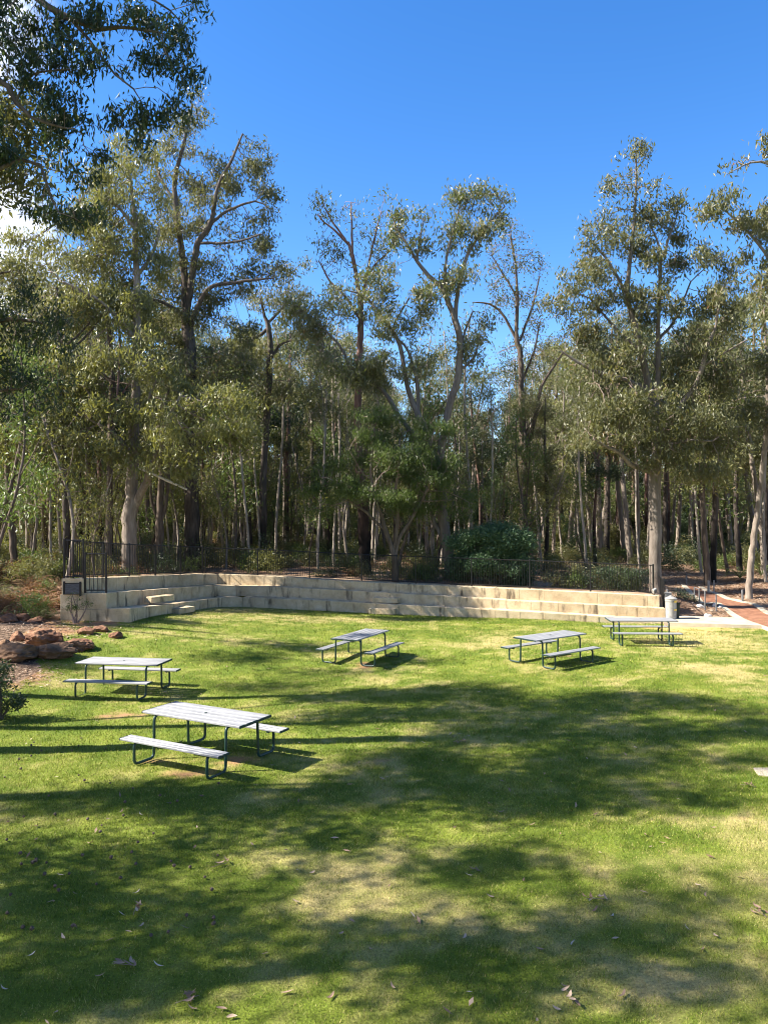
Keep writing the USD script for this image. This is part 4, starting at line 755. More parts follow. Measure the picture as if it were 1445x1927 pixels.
def surrounding():
    pi = UsdGeom.PointInstancer.Define(stage, '/World/surrounding_forest'); P = pi.GetPrim(); protos = []
    for k in range(5):
        X = UsdGeom.Xform.Define(stage, '/World/surrounding_forest/' + ['dark_gum', 'pale_gum', 'brown_gum', 'red_gum', 'slim_gum'][k]); X.GetPrim().GetReferences().AddInternalReference(KINDS[k][0].GetPath()); protos.append(X.GetPath())
    pos, idx, sc, ori = [], [], [], []
    for _ in range(90):
        while True:
            x, y = rng.uniform(-60, 60), rng.uniform(-55, 40)
            if y < -9 or x > max(17, .6 * y + 6) or (x < -30 and x < -.6 * y - 18): break
        s = rng.uniform(.8, 1.25); a = rng.uniform(0, 3.14); pos.append(Gf.Vec3f(x, y, hz(x, y) - .05)); idx.append(rng.randrange(5)); sc.append(Gf.Vec3f(s * 1.25, s * 1.25, s)); ori.append(Gf.Quath(math.cos(a), 0, 0, math.sin(a)))
    pi.CreatePrototypesRel().SetTargets(protos); pi.CreatePositionsAttr(pos); pi.CreateProtoIndicesAttr(idx); pi.CreateOrientationsAttr(ori); pi.CreateScalesAttr(sc)
    tag(P, 'gum forest that goes on beside and behind the camera around the lawn', 'forest', kind='stuff')
surrounding()
label_trees()
# ------------------------------------------------------------------ undergrowth: many clumps read as one mass
def fern_clump(seed, n, L, w):
    rng = np.random.default_rng(seed); V, F, R = [], [], []; k = 0
    for i in range(n):
        a = rng.uniform(0, 2 * np.pi); l = L * rng.uniform(.6, 1.1); arch = rng.uniform(.35, .9); d = np.array([math.cos(a), math.sin(a), 0]); s = np.array([-d[1], d[0], 0]); r = rng.random()
        for t in np.linspace(.12, 1, 11):
            p = d * l * t * .8 + np.array([0, 0, l * (arch * t * 1.5 - t * t * arch)]); pw = w * (1.1 - t) * rng.uniform(.7, 1.2)
            for sg in (-1, 1):
                q = p + s * sg * pw + d * pw * .3 + [0, 0, -pw * .25]; e = d * l * .045
                V += [p - e, p + e, q]; F.append((k, k + 1, k + 2)); R += [np.clip(r + rng.normal(0, .15), 0, 1)] * 3; k += 3
    return np.array(V), np.array(F), np.array(R)
def bush_mesh(seed, rx, rz, n, ln, wd):
    rng = np.random.default_rng(seed); d = rng.normal(0, 1, (60, 3)); d /= np.linalg.norm(d, axis=1, keepdims=True); c = d * (rng.uniform(.25, 1, 60) ** .5)[:, None] * [rx, rx, rz]; c[:, 2] = np.abs(c[:, 2]) + .08
    return leaves(c, n, rx * .17, ln, wd, rng, droop=.1)
def undergrowth():
    pi = UsdGeom.PointInstancer.Define(stage, '/World/undergrowth'); P = pi.GetPrim()
    protos = []
    for i, (m, mt) in enumerate([(bush_mesh(1, .7, .9, 22, .11, .035), 'leaf_olive'), (bush_mesh(2, .6, .7, 20, .1, .03), 'leaf_green'), (bush_mesh(3, .8, 1.0, 18, .12, .035), 'leaf_yellow'), (fern_clump(4, 16, 1.0, .16), 'bracken_brown'), (fern_clump(5, 14, .9, .15), 'leaf_yellow'), (bush_mesh(6, .6, .6, 14, .1, .03), 'bracken_brown'), (bush_mesh(7, .8, 1.2, 24, .1, .03), 'leaf_dark')]):
        o = obj(['olive_bush', 'green_bush', 'yellow_bush', 'brown_bracken', 'green_bracken', 'dry_bush', 'dark_bush'][i], (m[0], m[1]), mt, P, rnd=m[2]); protos.append(o.GetPath())
    rng = random.Random(4); pos, ori, sc, idx = [], [], [], []
    def add(k, x, y, s):
        pos.append((x, y, hz(x, y) - .05)); idx.append(k); a = rng.uniform(0, math.pi); ori.append((math.cos(a), 0, 0, math.sin(a))); sc.append((s, s, s * rng.uniform(.8, 1.2)))
    n = 0
    while n < 1000:
        y = 31 + 55 * rng.random() ** 1.4; x = rng.uniform(-1, 1) * (.52 * y + 2)
        if not BEHIND.contains(Point(x, y)) or WALL_LINE.distance(Point(x, y)) < 1.3 or (10.6 < x < 24 and y < 43 and rng.random() < .93) or (12.5 < x < 17 and y < 42): continue
        k = rng.choices(range(7), [5, 5, 3, 4 if y < 42 else 1, 2, 3 if y < 42 else 1, 3])[0]; add(k, x, y, rng.uniform(.6, 1.3) * (1 + max(0, y - 45) * .012)); n += 1
    for _ in range(150):
        x, y = rng.uniform(-17, -10.9), rng.uniform(24.6, 34); add(rng.choices([3, 4, 5, 1, 0], [6, 4, 3, 1, 1])[0], x, y, rng.uniform(.5, 1.1))
    pi.CreatePrototypesRel().SetTargets(protos); pi.CreatePositionsAttr([Gf.Vec3f(*p) for p in pos]); pi.CreateProtoIndicesAttr(idx)
    pi.CreateOrientationsAttr([Gf.Quath(*q) for q in ori]); pi.CreateScalesAttr([Gf.Vec3f(*q) for q in sc])
    tag(P, 'low bushes and brown bracken massed under the trees behind the fence', 'undergrowth', kind='stuff')
undergrowth()

def distant_forest():
    pi = UsdGeom.PointInstancer.Define(stage, '/World/distant_forest'); P = pi.GetPrim(); protos = []
    for i, (sd, mt) in enumerate([(11, 'leaf_olive'), (12, 'leaf_dark'), (13, 'leaf_yellow')]):
        rg = np.random.default_rng(sd); d = rg.normal(0, 1, (110, 3)); d /= np.linalg.norm(d, axis=1, keepdims=True); c = d * (rg.uniform(.1, 1, 110) ** .45)[:, None] * [1.5, 1.5, 3.2] + [0, 0, 3.4]
        c[:, :2] *= (1.1 - .06 * c[:, 2:]); v, f, r = leaves(c, 42, .30, .3, .10, rg, droop=.3); protos.append(obj(['olive_mass', 'dark_mass', 'yellow_mass'][i], (v, f), mt, P, rnd=r).GetPath())
    rg = random.Random(6); pos, idx, sc, ori = [], [], [], []
    for n, y0, y1, s0, s1 in ((60, 50, 70, .35, .55), (170, 70, 95, .6, 1.1), (230, 95, 130, 1.0, 1.9)):
        for _ in range(n):
            y = rg.uniform(y0, y1); x = rg.uniform(-1, 1) * (.54 * y + 4); s = rg.uniform(s0, s1)
            if 13 < x < 22 and y < 52: continue
            pos.append(Gf.Vec3f(x, y, hz(x, y) - .3)); idx.append(rg.randrange(3)); sc.append(Gf.Vec3f(s * 1.2, s * 1.2, s * rg.uniform(.8, 1.1))); a = rg.uniform(0, 3.14); ori.append(Gf.Quath(math.cos(a), 0, 0, math.sin(a)))
    pi.CreatePrototypesRel().SetTargets(protos); pi.CreatePositionsAttr(pos); pi.CreateProtoIndicesAttr(idx); pi.CreateOrientationsAttr(ori); pi.CreateScalesAttr(sc)
    tag(P, 'far-off scrub and forest closing the view between the trunks', 'forest', kind='stuff')
distant_forest()

# ------------------------------------------------------------------ named shrubs
def shrub(name, label, depth, px, base, blobs, seed, natt, leafm, nleaf, spread, ln, wd, stems=4, barkm='bark_brown', cat='shrub'):
    rng = random.Random(seed); limbs = []; g = at(px, base, depth); g[2] = hz(g[0], g[1]) - .05
    for k in range(stems):
        b = blobs[(k * 3) % len(blobs)]; c = at(b[0], b[1], depth); limbs.append([[g[0] + (0 if k == 0 else rng.uniform(-.08, .08)), g[1], g[2], .03], [*((g * .55 + c * .45) + [rng.uniform(-.1, .1), 0, 0]), .02], [*c, .008]])
    P, par, R, nh, spans, dep, nch, rg = build_tree(limbs, px_blobs(blobs, depth), seed, natt, step=.12, tip=.004, infl=4)
    T = thing(name, label, cat, g); P = P - g
    for m in limb_meshes(P, par, R, nh, spans): obj('stem', m, barkm, T, smooth=60)
    tm = twig_mesh(P, par, R, nh)
    if tm: tag(obj('branches', tm, barkm, T, smooth=True), kind='stuff')
    tips = np.where((dep <= 1) & (np.arange(len(P)) >= nh))[0]
    v, f, r = leaves(P[tips], nleaf * 4, spread * 1.2, ln * 1.15, wd * 1.35, rg, droop=.15); tag(obj('foliage', (v, f), leafm, T, rnd=r), kind='stuff')
shrub('shrub', 'big rounded dark green shrub behind the fence, right of the centre', 33.0, 925, 1100, [(890, 1020, 34, 34, 1), (930, 1005, 44, 30, 1), (970, 1015, 28, 24, .9), (900, 1065, 44, 34, 1), (950, 1065, 40, 34, 1), (930, 1040, 50, 40, 1)], 31, 2800, 'leaf_shrub', 26, .15, .13, .03, stems=6)
shrub('shrub', 'small twiggy bush with a green tuft in front of the dark plaque', 24.2, 142, 1168, [(136, 1120, 14, 9, 1), (146, 1128, 12, 8, .6), (165, 1135, 10, 12, .5), (130, 1140, 12, 10, .4), (150, 1145, 12, 10, .4)], 32, 260, 'leaf_green', 5, .05, .06, .014, stems=6, barkm='twig_bark')
shrub('shrub', 'dark leafy shrub cut off by the left edge of the lawn', 15.4, 0, 1340, [(0, 1290, 34, 36, 1), (-30, 1270, 40, 40, 1), (18, 1320, 24, 22, .9), (-20, 1330, 30, 30, .9)], 33, 700, 'leaf_dark', 10, .07, .08, .022, stems=5)
shrub('shrub', 'low dark shrub beside the bins at the right end of the terrace', 32.0, 1289, 1146, [(1286, 1125, 18, 14, 1), (1298, 1130, 16, 12, 1), (1280, 1115, 14, 10, .8)], 34, 500, 'leaf_dark', 9, .09, .08, .02, stems=5)
shrub('shrub', 'wide dark shrub behind the pickets left of the thick grey trunk', 31.9, 1160, 1118, [(1130, 1085, 30, 18, 1), (1160, 1080, 34, 20, 1), (1195, 1085, 26, 18, 1), (1150, 1100, 40, 14, 1)], 35, 900, 'leaf_dark', 9, .11, .09, .024, stems=6)
shrub('shrub', 'olive shrub behind the pickets between the rounded dark shrub and the wide dark one', 32.4, 1060, 1112, [(1040, 1085, 26, 16, 1), (1070, 1080, 26, 18, 1), (1058, 1098, 34, 12, 1)], 36, 600, 'leaf_olive', 8, .11, .09, .024, stems=5)

# ------------------------------------------------------------------ rocks
def rock(px, py0, px1, py1, depth, seed, label, matn='laterite', sub=3):
    c0, c1 = at(px, py1, depth), at(px1, py0, depth); w, h = c1[0] - c0[0], c1[2] - c0[2]; rng = np.random.default_rng(seed)
    m = trimesh.creation.icosphere(sub, 1.0); v = np.array(m.vertices)
    cut = rng.normal(0, 1, (9, 3)); cut /= np.linalg.norm(cut, axis=1, keepdims=True)
    for n_ in cut:
        dd = v @ n_; lim = rng.uniform(.55, .85); v = v - np.outer(np.clip(dd - lim, 0, None) * .85, n_)
    v *= (1 + .5 * (meshkit.fbm(v * 2.2 + seed * 7, 4, seed) - .5))[:, None]; v *= (1 + .34 * (meshkit.fbm(v * 6 + seed, 3, seed + 3) - .5))[:, None]
    v = v * [w * .56, w * .45, h * .58]; g = hz((c0[0] + c1[0]) / 2, depth); cz = (c0[2] + c1[2]) / 2
    v[:, 2] = (v[:, 2] - v[:, 2].min()) / (v[:, 2].max() - v[:, 2].min()) * (h * 1.12 + .05) - .18 * h - .05
    T = thing('rock', label, 'rock', ((c0[0] + c1[0]) / 2, depth, g))
    obj('stone', (v, np.array(m.faces)), matn, T, smooth=40)
def gdepth(px, py):
    z = .2
    for _ in range(8):
        p = at_h(px, py, z); z = hz(p[0], p[1])
    return float(p[1])
ROCKS = [(48, 1176, 106, 1210, 'tallest red rock of the heap, with a pale sunlit face', 'laterite'), (114, 1190, 174, 1213, 'long red rock at the right end of the rock heap', 'laterite'), (0, 1207, 74, 1240, 'wide low brown rock nearest the left edge in the rock heap', 'laterite_grey'), (75, 1206, 138, 1236, 'rounded brown rock at the front of the rock heap under the long red rock', 'laterite_grey'),
         (149, 1177, 178, 1191, 'small dark red rock, left of the two lying in the grass by the terrace corner', 'laterite'), (176, 1175, 205, 1187, 'small tan rock lying below the twiggy bush', 'laterite'), (206, 1181, 230, 1193, 'smallest rock, at the edge of the bare soil', 'laterite'), (20, 1180, 48, 1200, 'red rock at the back left of the rock heap', 'laterite'), (0, 1198, 22, 1216, 'dark rock half out of the frame at the left of the heap', 'laterite_grey'), (84, 1184, 120, 1204, 'red rock wedged behind the tallest one', 'laterite'),
         (-4, 1139, 33, 1156, 'smooth orange boulder at the left edge behind the heap', 'laterite'), (30, 1131, 56, 1146, 'orange rock in front of the dead ferns, left of its neighbour', 'laterite'), (55, 1133, 84, 1144, 'flat orange rock in front of the dead ferns, close to the terrace end', 'laterite')]
for k, (a, b, c, d, lb, mt) in enumerate(ROCKS): rock(a, b, c, d, gdepth((a + c) / 2, d - 3), 200 + k, lb, mt, 4 if c - a > 40 else 3)
for k, (a, b, c, d, lb) in enumerate([(1310, 1131, 1325, 1138, 'white stone by the first rail posts, farthest along the path edge'), (1324, 1136, 1338, 1143, 'white stone by the third rail post'), (1340, 1142, 1349, 1150, 'upright white stone at the foot of the last rail post'), (1350, 1145, 1361, 1150, 'flat white stone beside the last rail post')]):
    rock(a, b, c, d, gdepth((a + c) / 2, d - 1), 230 + k, lb, 'white_stone', 2)

# ------------------------------------------------------------------ paths, slabs, posts, bins, light, plaque
def ground_pts(pts, dz=.0):
    out = []
    for px, py in pts:
        d = gdepth(px, py); p = at(px, py, d); out.append([p[0], p[1], hz(p[0], p[1]) + dz])
    return np.array(out)
def strip(Lp, Rp, dz, thick, name, matn, lab, cat, n=40):
    def rs(P):
        s = np.r_[0, np.cumsum(np.linalg.norm(np.diff(P[:, :2], axis=0), axis=1))]; u = np.linspace(0, s[-1], n); return np.stack([np.interp(u, s, P[:, 0]), np.interp(u, s, P[:, 1])], 1)
    A, B = rs(Lp), rs(Rp); m = 7; g = np.stack([A * (1 - t) + B * t for t in np.linspace(0, 1, m)], 1).reshape(-1, 2); z = height(g[:, 0], g[:, 1])[0]
    # smooth the bed crosswise so that no ground pokes through
    z = np.maximum(z, 0) * 0 + z; top = np.c_[g, z + dz]; bot = np.c_[g, z - thick]
    i, j = np.meshgrid(np.arange(n - 1), np.arange(m - 1), indexing='ij'); a = (i * m + j).ravel(); q = np.stack([a, a + m, a + m + 1, a + 1], 1); N = n * m
    edge = list(range(0, m)) + [k * m + m - 1 for k in range(1, n)] + [(n - 1) * m + k for k in range(m - 2, -1, -1)] + [k * m for k in range(n - 2, 0, -1)]
    sq = [[e, f, f + N, e + N] for e, f in zip(edge, edge[1:] + edge[:1])]
    F = np.vstack([q[:, ::-1], q + N, sq]); return tag(obj(name, (np.vstack([top, bot]), F), matn), lab, cat, kind='structure')
LE = ground_pts([(1291, 1103), (1307, 1121), (1326, 1136), (1354, 1150), (1395, 1164), (1445, 1183), (1500, 1204)]); RE = ground_pts([(1313, 1103), (1334, 1116), (1362, 1128), (1415, 1150), (1445, 1159), (1480, 1169), (1560, 1190)])
strip(LE, RE, .03, .2, 'red_path', 'red_path', 'red gravel path curving from the slab up into the trees', 'path')
def kerb(P, side, lab):
    Q = P.copy(); t = np.gradient(P[:, :2], axis=0); t /= np.linalg.norm(t, axis=1, keepdims=True); Q[:, 0] -= side * t[:, 1] * .24; Q[:, 1] += side * t[:, 0] * .24
    strip(P, Q, .055, .2, 'path_kerb', 'concrete', lab, 'kerb')
kerb(LE, -1, 'pale concrete edging along the near side of the red path'); kerb(RE, 1, 'pale concrete edging along the far side of the red path')
def slab(px4, z, th, name, lab, cat, kind=None):
    c = np.array([at_h(a, b, z) for a, b in px4]); h = []
    for i in range(4):
        p, q, r = c[i], c[i - 1], c[(i + 1) % 4]; u = (q - p) / np.linalg.norm(q - p); w = (r - p) / np.linalg.norm(r - p)
        h += [p + u * .015, p + w * .015, p + (u + w) * .015 + [0, 0, .0], p + u * .001 - [0, 0, .012], p + w * .001 - [0, 0, .012], p - [0, 0, th]]
    for i, q in enumerate(h):
        if i % 6 in (0, 1): q[2] -= .002
    hu = trimesh.convex.convex_hull(np.array(h)); tag(obj(name, (np.array(hu.vertices), np.array(hu.faces)), 'concrete'), lab, cat, kind=kind)
slab([(1251, 1158), (1388, 1162), (1432, 1177), (1249, 1171)], .13, .4, 'concrete_slab', 'pale concrete landing between the bins and the red path', 'slab', 'structure')
slab([(1417, 1445), (1480, 1444), (1500, 1466), (1426, 1458)], .09, .4, 'concrete_block', 'flat pale concrete pad cut off by the right edge of the lawn', 'concrete pad')

def post(px, top, bot, w, matn, label, name='post', r=None, group=None):
    d = gdepth(px, bot); b = at(px, bot, d); t = at(px, top, d); h = t[2] - b[2]; W_ = w * d / FPX
    T = thing(name, label, 'post', b, group=group)
    v, f = tube([(0, 0, -.2), (0, 0, h - .02), (0, 0, h - .005), (0, 0, h)], [W_ / 2, W_ / 2, W_ / 2 * .9, W_ / 2 * .6], 10); obj('shaft', (v, f), matn, T, smooth=40); return t
tops = [post(x, a, b, 2.6, 'grey_post', lb, 'rail_post') for x, a, b, lb in [(1306.8, 1104.5, 1130, 'grey rail post farthest up the path'), (1315.8, 1107.6, 1134, 'second grey rail post down the path'), (1326.6, 1111.7, 1138.5, 'third grey rail post, at the lower end of the handrail'), (1347.6, 1118.8, 1148.5, 'single grey post standing nearest the concrete landing')]]
tag(obj('handrail', tube([t - [0, 0, .02] for t in tops[:3]], .018, 6), 'grey_post'), 'thin grey rail joining the tops of three posts by the path', 'handrail')
post(1333, 1092.5, 1107, 4.5, 'white_paint', 'stout white post at the far side of the path, under a leaning trunk', 'marker_post'); post(1343.3, 1092, 1114, 2.6, 'white_paint', 'slim white post at the far edge of the path', 'marker_post')
post(1397, 1110, 1134, 4, 'grey_post', 'stout grey post in the leaf litter right of the path', 'marker_post'); post(1291.5, 1080, 1094, 3, 'grey_post', 'short grey post in the bushes behind the handrail', 'marker_post')

def bins():
    b = at_h(1262.5, 1164.5, .13); d = b[1]; s = d / FPX; r = 10 * s
    T = thing('litter_bin', 'round white litter bin with yellow stickers on the concrete landing', 'bin', b)
    prof = [(r * .93, 0), (r * .95, 2 * s), (r * 1.0, 30 * s), (r * 1.04, 36 * s), (r * 1.04, 37 * s)]
    v, f = tube([(0, 0, z) for _, z in prof], [q for q, _ in prof], 28); obj('body', (v, f), 'white_paint', T, smooth=40)
    lid = [(r * 1.1, 37.1 * s), (r * 1.1, 38.6 * s), (r * .8, 40.5 * s), (r * .3, 42 * s), (r * .28, 43.5 * s), (r * .1, 44 * s)]
    v, f = tube([(0, 0, z) for _, z in lid], [q for q, _ in lid], 28); obj('lid', (v, f), 'white_paint', T, smooth=40)
    v, f = tube([(0, 0, 32.5 * s), (0, 0, 33.3 * s)], [r * 1.055] * 2, 28); obj('band', (v, f), 'grey_post', T, smooth=40)
    for z0, z1 in ((31 * s, 35 * s), (16 * s, 19 * s)):
        an = np.radians(np.linspace(-78, -28, 8)); rr = r * 1.012 + (.004 if z0 > 20 * s else -.003) + .012
        P = np.array([[math.cos(a) * rr, math.sin(a) * rr, z] for z in (z0, z1) for a in an]); q = np.array([[i, i + 1, i + 9, i + 8] for i in range(7)])
        obj('sticker', (P, q), 'yellow_sticker', T, smooth=True)
    b = at_h(1277, 1165, .13) + [0, .25, 0]; T = thing('wheeled_bin', 'dark green bin standing in shade right of the white one', 'bin', b); h = 29 * s; w = 9.5 * s
    pts = [(x * w * (.42 if z == 0 else .52), y * w * (.45 if z == 0 else .58), z) for x in (-1, 1) for y in (-1, 1) for z in (0, h * .93)]
    hu = trimesh.convex.convex_hull(np.array(pts)); obj('body', (np.array(hu.vertices), np.array(hu.faces)), 'bin_green', T)
    obj('lid', box(w * 1.12, w * 1.3, h * .07, (0, -.01, h * .975), .01), 'bin_green', T); obj('handle', tube([(-w * .4, w * .66, h * .93), (w * .4, w * .66, h * .93)], .014, 6), 'bin_green', T)
    b = at_h(1255.5, 1158, .13); d = b[1] + .45; b = at(1255.8, 1146, d); b[2] = hz(b[0], b[1]); s = d / FPX
    top = at(1255.8, 1114.5, d)[2]; h = top - b[2]
    T = thing('metal_cabinet', 'pale grey metal cabinet with a knob on top behind the white bin', 'cabinet', b)
    obj('body', box(12.5 * s, 11 * s, h, (0, 0, h / 2), .012), 'white_paint', T); obj('door', box(10 * s, .012, h * .8, (0, -5.5 * s - .006, h * .52), .003), 'white_paint', T)
    v, f = tube([(0, 0, h), (0, 0, h + 2 * s), (0, 0, h + 4.4 * s), (0, 0, h + 5 * s)], [1.2 * s, 1.2 * s, 2.0 * s, .6 * s], 12); obj('knob', (v, f), 'white_paint', T, smooth=50)
bins()
def floodlight():
    p = at(1231.5, 1119.5, 30.15); T = thing('floodlight', 'small white floodlight tilted on top of the terrace right end', 'floodlight', p, math.radians(20)); s = 30 / FPX
    m = trimesh.transformations.rotation_matrix(math.radians(-22), [0, 1, 0])[:3, :3] @ trimesh.transformations.rotation_matrix(math.radians(25), [1, 0, 0])[:3, :3]
    v, f = box(8 * s, 5 * s, 9.5 * s, (0, 0, 0), .02); obj('housing', (v @ m.T + [0, 0, 7.5 * s], f), 'white_paint', T)
    v, f = box(6.6 * s, .01, 8 * s, (0, -2.5 * s - .005, 0), .002); obj('lens', (v @ m.T + [0, 0, 7.5 * s], f), 'slate_panel', T)
    obj('bracket', tube([(0, 0, -.02), (0, 0, 3 * s), (.5 * s, 0, 5 * s)], .018, 6), 'black_steel', T)
floodlight()
def plaque():
    p = at(136, 1108, 24.57); s = 24.57 / FPX; T = thing('plaque', 'dark framed plaque fixed to the end face of the terrace', 'plaque', p)
    obj('panel', box(27 * s, .03, 19 * s, (0, .0, 0), .004), 'slate_panel', T)
    for x, z0, z1 in ((-15.2, -11, 14), (15.2, -14, 13)): obj('upright', box(3.2 * s, .05, (z1 - z0) * s, (x * s, -.005, (z0 + z1) / 2 * s), .005), 'black_steel', T)
    obj('frame', box(27 * s, .04, 1.6 * s, (0, -.004, 10.2 * s), .003), 'black_steel', T); obj('frame', box(27 * s, .04, 1.6 * s, (0, -.004, -10.2 * s), .003), 'black_steel', T)
plaque()
P0 = [at(262, 882, 32.0), at(290, 893, 31.9), at(318, 906, 32.1), at(352, 921, 32.2)]
tag(obj('dead_branch', tube(P0, [.03, .045, .055, .04], 8), 'dead_wood', smooth=60), 'bleached dead branch lodged slantwise between the pale gum and the burnt gum', 'branch')

# ------------------------------------------------------------------ zamia palms
def zamia(px, by, L, label, seed):
    rng = np.random.default_rng(seed); d = gdepth(px, by); b = at(px, by, d); T = thing('zamia_palm', label, 'palm', b)
    for k in range(13):
        a = k / 13 * 2 * np.pi + rng.uniform(-.2, .2); l = L * rng.uniform(.8, 1.1); dr = np.array([math.cos(a), math.sin(a), 0]); sd = np.array([-dr[1], dr[0], 0]); V, F, R = [], [], []; n = 0; el = rng.uniform(.5, 1.2)
        pp = lambda t: dr * l * t * .8 + np.array([0, 0, l * (el * t * 1.5 - 1.0 * t * t)])
        for t in np.linspace(.15, 1, 20):
            p = pp(t); pw = .2 * math.sin(min(1, t * 1.1 + .1) * 2.6) + .04
            for sg in (-1, 1):
                q = p + sd * sg * pw + dr * pw * .5 + [0, 0, .03]; e = dr * .012; V += [p - e, p + e, q]; F.append((n, n + 1, n + 2)); R += [rng.uniform(.4, 1)] * 3; n += 3
        V2, F2 = tube([pp(t) for t in np.linspace(0, 1, 7)], np.linspace(.012, .003, 7), 4, cap=False)
        obj('frond', (np.vstack([np.array(V), V2]), np.vstack([np.array(F), F2 + n])), 'leaf_green', T, rnd=np.r_[R, np.full(len(V2), .5)])
zamia(1392, 1088, 1.25, 'zamia palm with arching pale green fronds right of the path', 1); zamia(1432, 1083, 1.2, 'zamia palm partly hidden by the slim trunk near the right edge', 2); zamia(1292, 1055, 1.0, 'zamia palm among the bushes beyond the terrace right end', 3)

# ------------------------------------------------------------------ litter and fallen things
def litter():
    rng = np.random.default_rng(9); pts = []
    def scatter(n, x0, x1, y0, y1, test=None):
        x, y = rng.uniform(x0, x1, n), rng.uniform(y0, y1, n)
        if test is not None: k = test(x, y); x, y = x[k], y[k]
        pts.append(np.stack([x, y], 1))
    path = Polygon(np.vstack([LE[:, :2], RE[::-1, :2]])).buffer(.1)
    scatter(60000, 10.8, 27, 30.0, 50, lambda x, y: ~shapely.contains(path, shapely.points(np.stack([x, y], 1))))
    scatter(16000, -17, -6.5, 13, 31, lambda x, y: shapely.contains(bank.buffer(.5), shapely.points(np.stack([x, y], 1))) & (x < 0) & (rng.random(len(x)) < .8))
    scatter(1300, -16, 16, 5.5, 29, lambda x, y: (np.abs(x) < .52 * y) & (rng.random(len(x)) < .5))
    for px, py, n, r in ((1035, 1240, 90, .45), (690, 1252, 25, .4), (310, 1306, 25, .3), (250, 1192, 40, .9), (470, 1162, 90, 1.2), (720, 1172, 30, 1.0), (865, 1400, 12, .15), (60, 1240, 1500, .9), (130, 1222, 800, .8), (30, 1290, 600, .55), (185, 1200, 260, .7), (110, 1180, 400, .8)):
        c = at_h(px, py); pts.append(rng.normal(0, 1, (n, 2)) * [r, r] + c[:2])
    xy = np.vstack(pts); x, y = xy.T; z = height(x, y)[0]; m = len(x); a = rng.uniform(0, 2 * np.pi, m); L = rng.uniform(.05, .12, m) * np.where((x > 10.5) & (y > 29.5), 1.5, 1); W_ = L * rng.uniform(.2, .38, m)
    d = np.stack([np.cos(a), np.sin(a), rng.normal(0, .22, m)], 1); w = np.stack([-np.sin(a), np.cos(a), rng.normal(0, .25, m)], 1); c = np.stack([x, y, z + .028], 1)
    V = np.stack([c - d * L[:, None] / 2, c + w * W_[:, None] / 2, c + d * L[:, None] / 2, c - w * W_[:, None] / 2], 1).reshape(-1, 3); k = np.arange(m) * 4
    tag(obj('leaf_litter', (V, np.vstack([np.stack([k, k + 1, k + 2], 1), np.stack([k, k + 2, k + 3], 1)])), 'litter_leaf', rnd=np.repeat(rng.random(m), 4)), 'dry brown leaf litter strewn on the forest floor, the bank and thinly over the lawn', 'leaf litter', kind='stuff')
litter()
def leaf_shape(L, W_, curl, seed):
    rng = np.random.default_rng(seed); t = np.linspace(0, 1, 9); wv = W_ / 2 * np.sin(np.pi * t ** .8) ** .9; V = []
    for i, u in enumerate(t):
        x = (u - .5) * L; zc = curl * (4 * (u - .5) ** 2) + .004; sw = .12 * L * math.sin(u * 3)
        V += [(x, sw - wv[i], zc + .25 * wv[i]), (x, sw, zc), (x, sw + wv[i], zc + .25 * wv[i])]
    F = []
    for i in range(8):
        for j in range(2): a = i * 3 + j; F += [(a, a + 3, a + 4), (a, a + 4, a + 1)]
    return np.array(V), np.array(F)
LK = []
for k in range(4):
    C = class_kind(f'kind_fallen_leaf_{"abcd"[k]}'); v, f = leaf_shape([.11, .13, .09, .12][k], [.024, .028, .03, .02][k], [.012, .02, .008, .015][k], k); obj('blade', (v, f), 'litter_leaf', C, rnd=np.full(len(v), [.35, .6, .85, .98][k])); LK.append(C)
NK = class_kind('kind_gum_nut'); mm = trimesh.creation.icosphere(2, .017); vv = np.array(mm.vertices) * [1, 1, 1.15]; vv[vv[:, 2] > .012, 2] = .010; obj('shell', (vv + [0, 0, .02], np.array(mm.faces)), 'gum_nut', NK, smooth=40)
rng = random.Random(12)
def drop(C, name, label, cat, group, px, py, s=1.0, tilt=12):
    d = gdepth(px, py); p = at(px, py, d); X = UsdGeom.Xform.Define(stage, numbered('/World/' + name)); X.AddTranslateOp().Set(Gf.Vec3d(p[0], p[1], hz(p[0], p[1]) + .018)); X.AddRotateXYZOp().Set(Gf.Vec3f(rng.uniform(-tilt, tilt), rng.uniform(-tilt, tilt), rng.uniform(0, 360))); X.AddScaleOp().Set(Gf.Vec3f(s, s, s))
    X.GetPrim().GetReferences().AddInternalReference(C.GetPath()); X.GetPrim().SetInstanceable(True); tag(X, label, cat, group)
LEAFPOS = [(120, 1766), (258, 1683), (103, 1702), (245, 1758), (232, 1725), (97, 1702), (140, 1685), (348, 1751), (262, 1745), (192, 1840), (12, 1864), (105, 1910), (365, 1901), (420, 1905), (360, 1885), (545, 1874), (440, 1920), (115, 1650), (203, 1545), (128, 1549), (225, 1530), (320, 1515), (255, 1452), (265, 1535), (368, 1560), (1110, 1698), (1170, 1877), (1050, 1902), (1010, 1925), (920, 1690), (900, 1640), (885, 1637), (884, 1650), (775, 1727), (875, 1767), (1310, 1669), (1340, 1560), (1120, 1715), (1150, 1727), (1345, 1765), (1325, 1792), (1020, 1793), (1075, 1780), (1290, 1750), (990, 1660), (1215, 1575), (1000, 1555), (940, 1530), (1080, 1520), (1100, 1430), (1150, 1530), (1250, 1590), (1390, 1655), (1420, 1720), (960, 1490), (1020, 1460), (1180, 1423), (1330, 1690), (640, 1760), (560, 1700), (590, 1645), (700, 1790), (740, 1860), (620, 1880), (500, 1800), (300, 1820), (60, 1800), (170, 1590), (480, 1480), (620, 1470), (660, 1480), (560, 1510), (700, 1450), (800, 1400), (930, 1420)]
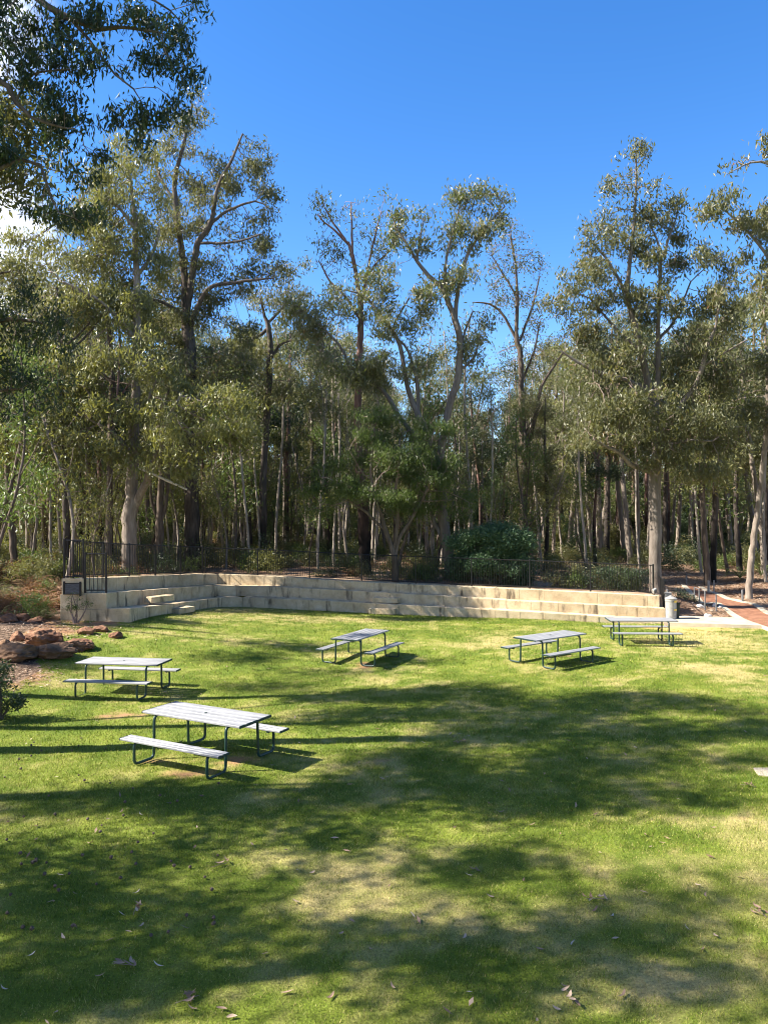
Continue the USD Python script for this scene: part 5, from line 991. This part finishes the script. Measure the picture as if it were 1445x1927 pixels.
for px, py in LEAFPOS:
    px += rng.uniform(-4, 4); drop(LK[rng.choices(range(4), [2, 3, 3, 2])[0]], 'fallen_leaf', 'single dry gum leaf lying on the lawn', 'leaf', 'dry gum leaves scattered singly on the lawn', px, py, rng.uniform(.6, 1.0), 22)
for _ in range(70):
    px, py = rng.uniform(0, 420), rng.uniform(1370, 1640) if rng.random() < .75 else rng.uniform(1640, 1800)
    if 215 < px < 520 and py < 1475: continue
    drop(NK, 'gum_nut', 'small dark gum nut lying in the grass', 'gum nut', 'gum nuts scattered in the grass of the left foreground', px, py, rng.uniform(.8, 1.25), 60)
SPRIGS = [(413, 1633, 'fallen sprig with curled brown leaves left of the dry patch'), (233, 1822, 'fallen sprig of pale leaves in the near left shade'), (257, 1718, 'fallen sprig of tan leaves on the green turf in the left foreground'), (868, 1400, 'clump of dead leaves in the middle of the shaded lawn'), (1408, 1482, 'fallen leafy sprig in front of the concrete pad'), (1072, 1882, 'pair of reddish fallen leaves near the bottom edge, right of centre'), (1120, 1697, 'long fallen leaf spray on the sunny patch at the right'), (352, 1888, 'reddish fallen sprig near the bottom edge, left of centre'), (1428, 1722, 'fallen sprig at the right edge of the near lawn')]
for k, (px, py, lb) in enumerate(SPRIGS):
    d = gdepth(px, py); p = at(px, py, d); rg = np.random.default_rng(k); T = thing('leaf_sprig', lb, 'fallen sprig', (p[0], p[1], hz(p[0], p[1]) + .02), rg.uniform(0, 6))
    obj('twig', tube([(-.1, 0, .004), (0, .015, .02), (.1, -.01, .006)], .0028, 5), 'twig_bark', T)
    for j in range(5):
        v, f = leaf_shape(.11 * rg.uniform(.7, 1.15), .026 * rg.uniform(.8, 1.3), rg.uniform(.004, .03), j); a = rg.uniform(0, 6.28); c, s = math.cos(a), math.sin(a); R_ = np.array([[c, -s, 0], [s, c, 0], [0, 0, 1]])
        tl = trimesh.transformations.rotation_matrix(rg.uniform(-.6, .6), rg.normal(0, 1, 3))[:3, :3]
        obj('leaf', (v @ tl.T @ R_.T + [rg.uniform(-.1, .1), rg.uniform(-.04, .04), .012 + .004 * j], f), 'litter_leaf', T, rnd=np.full(len(v), rg.uniform(.1, .9)))
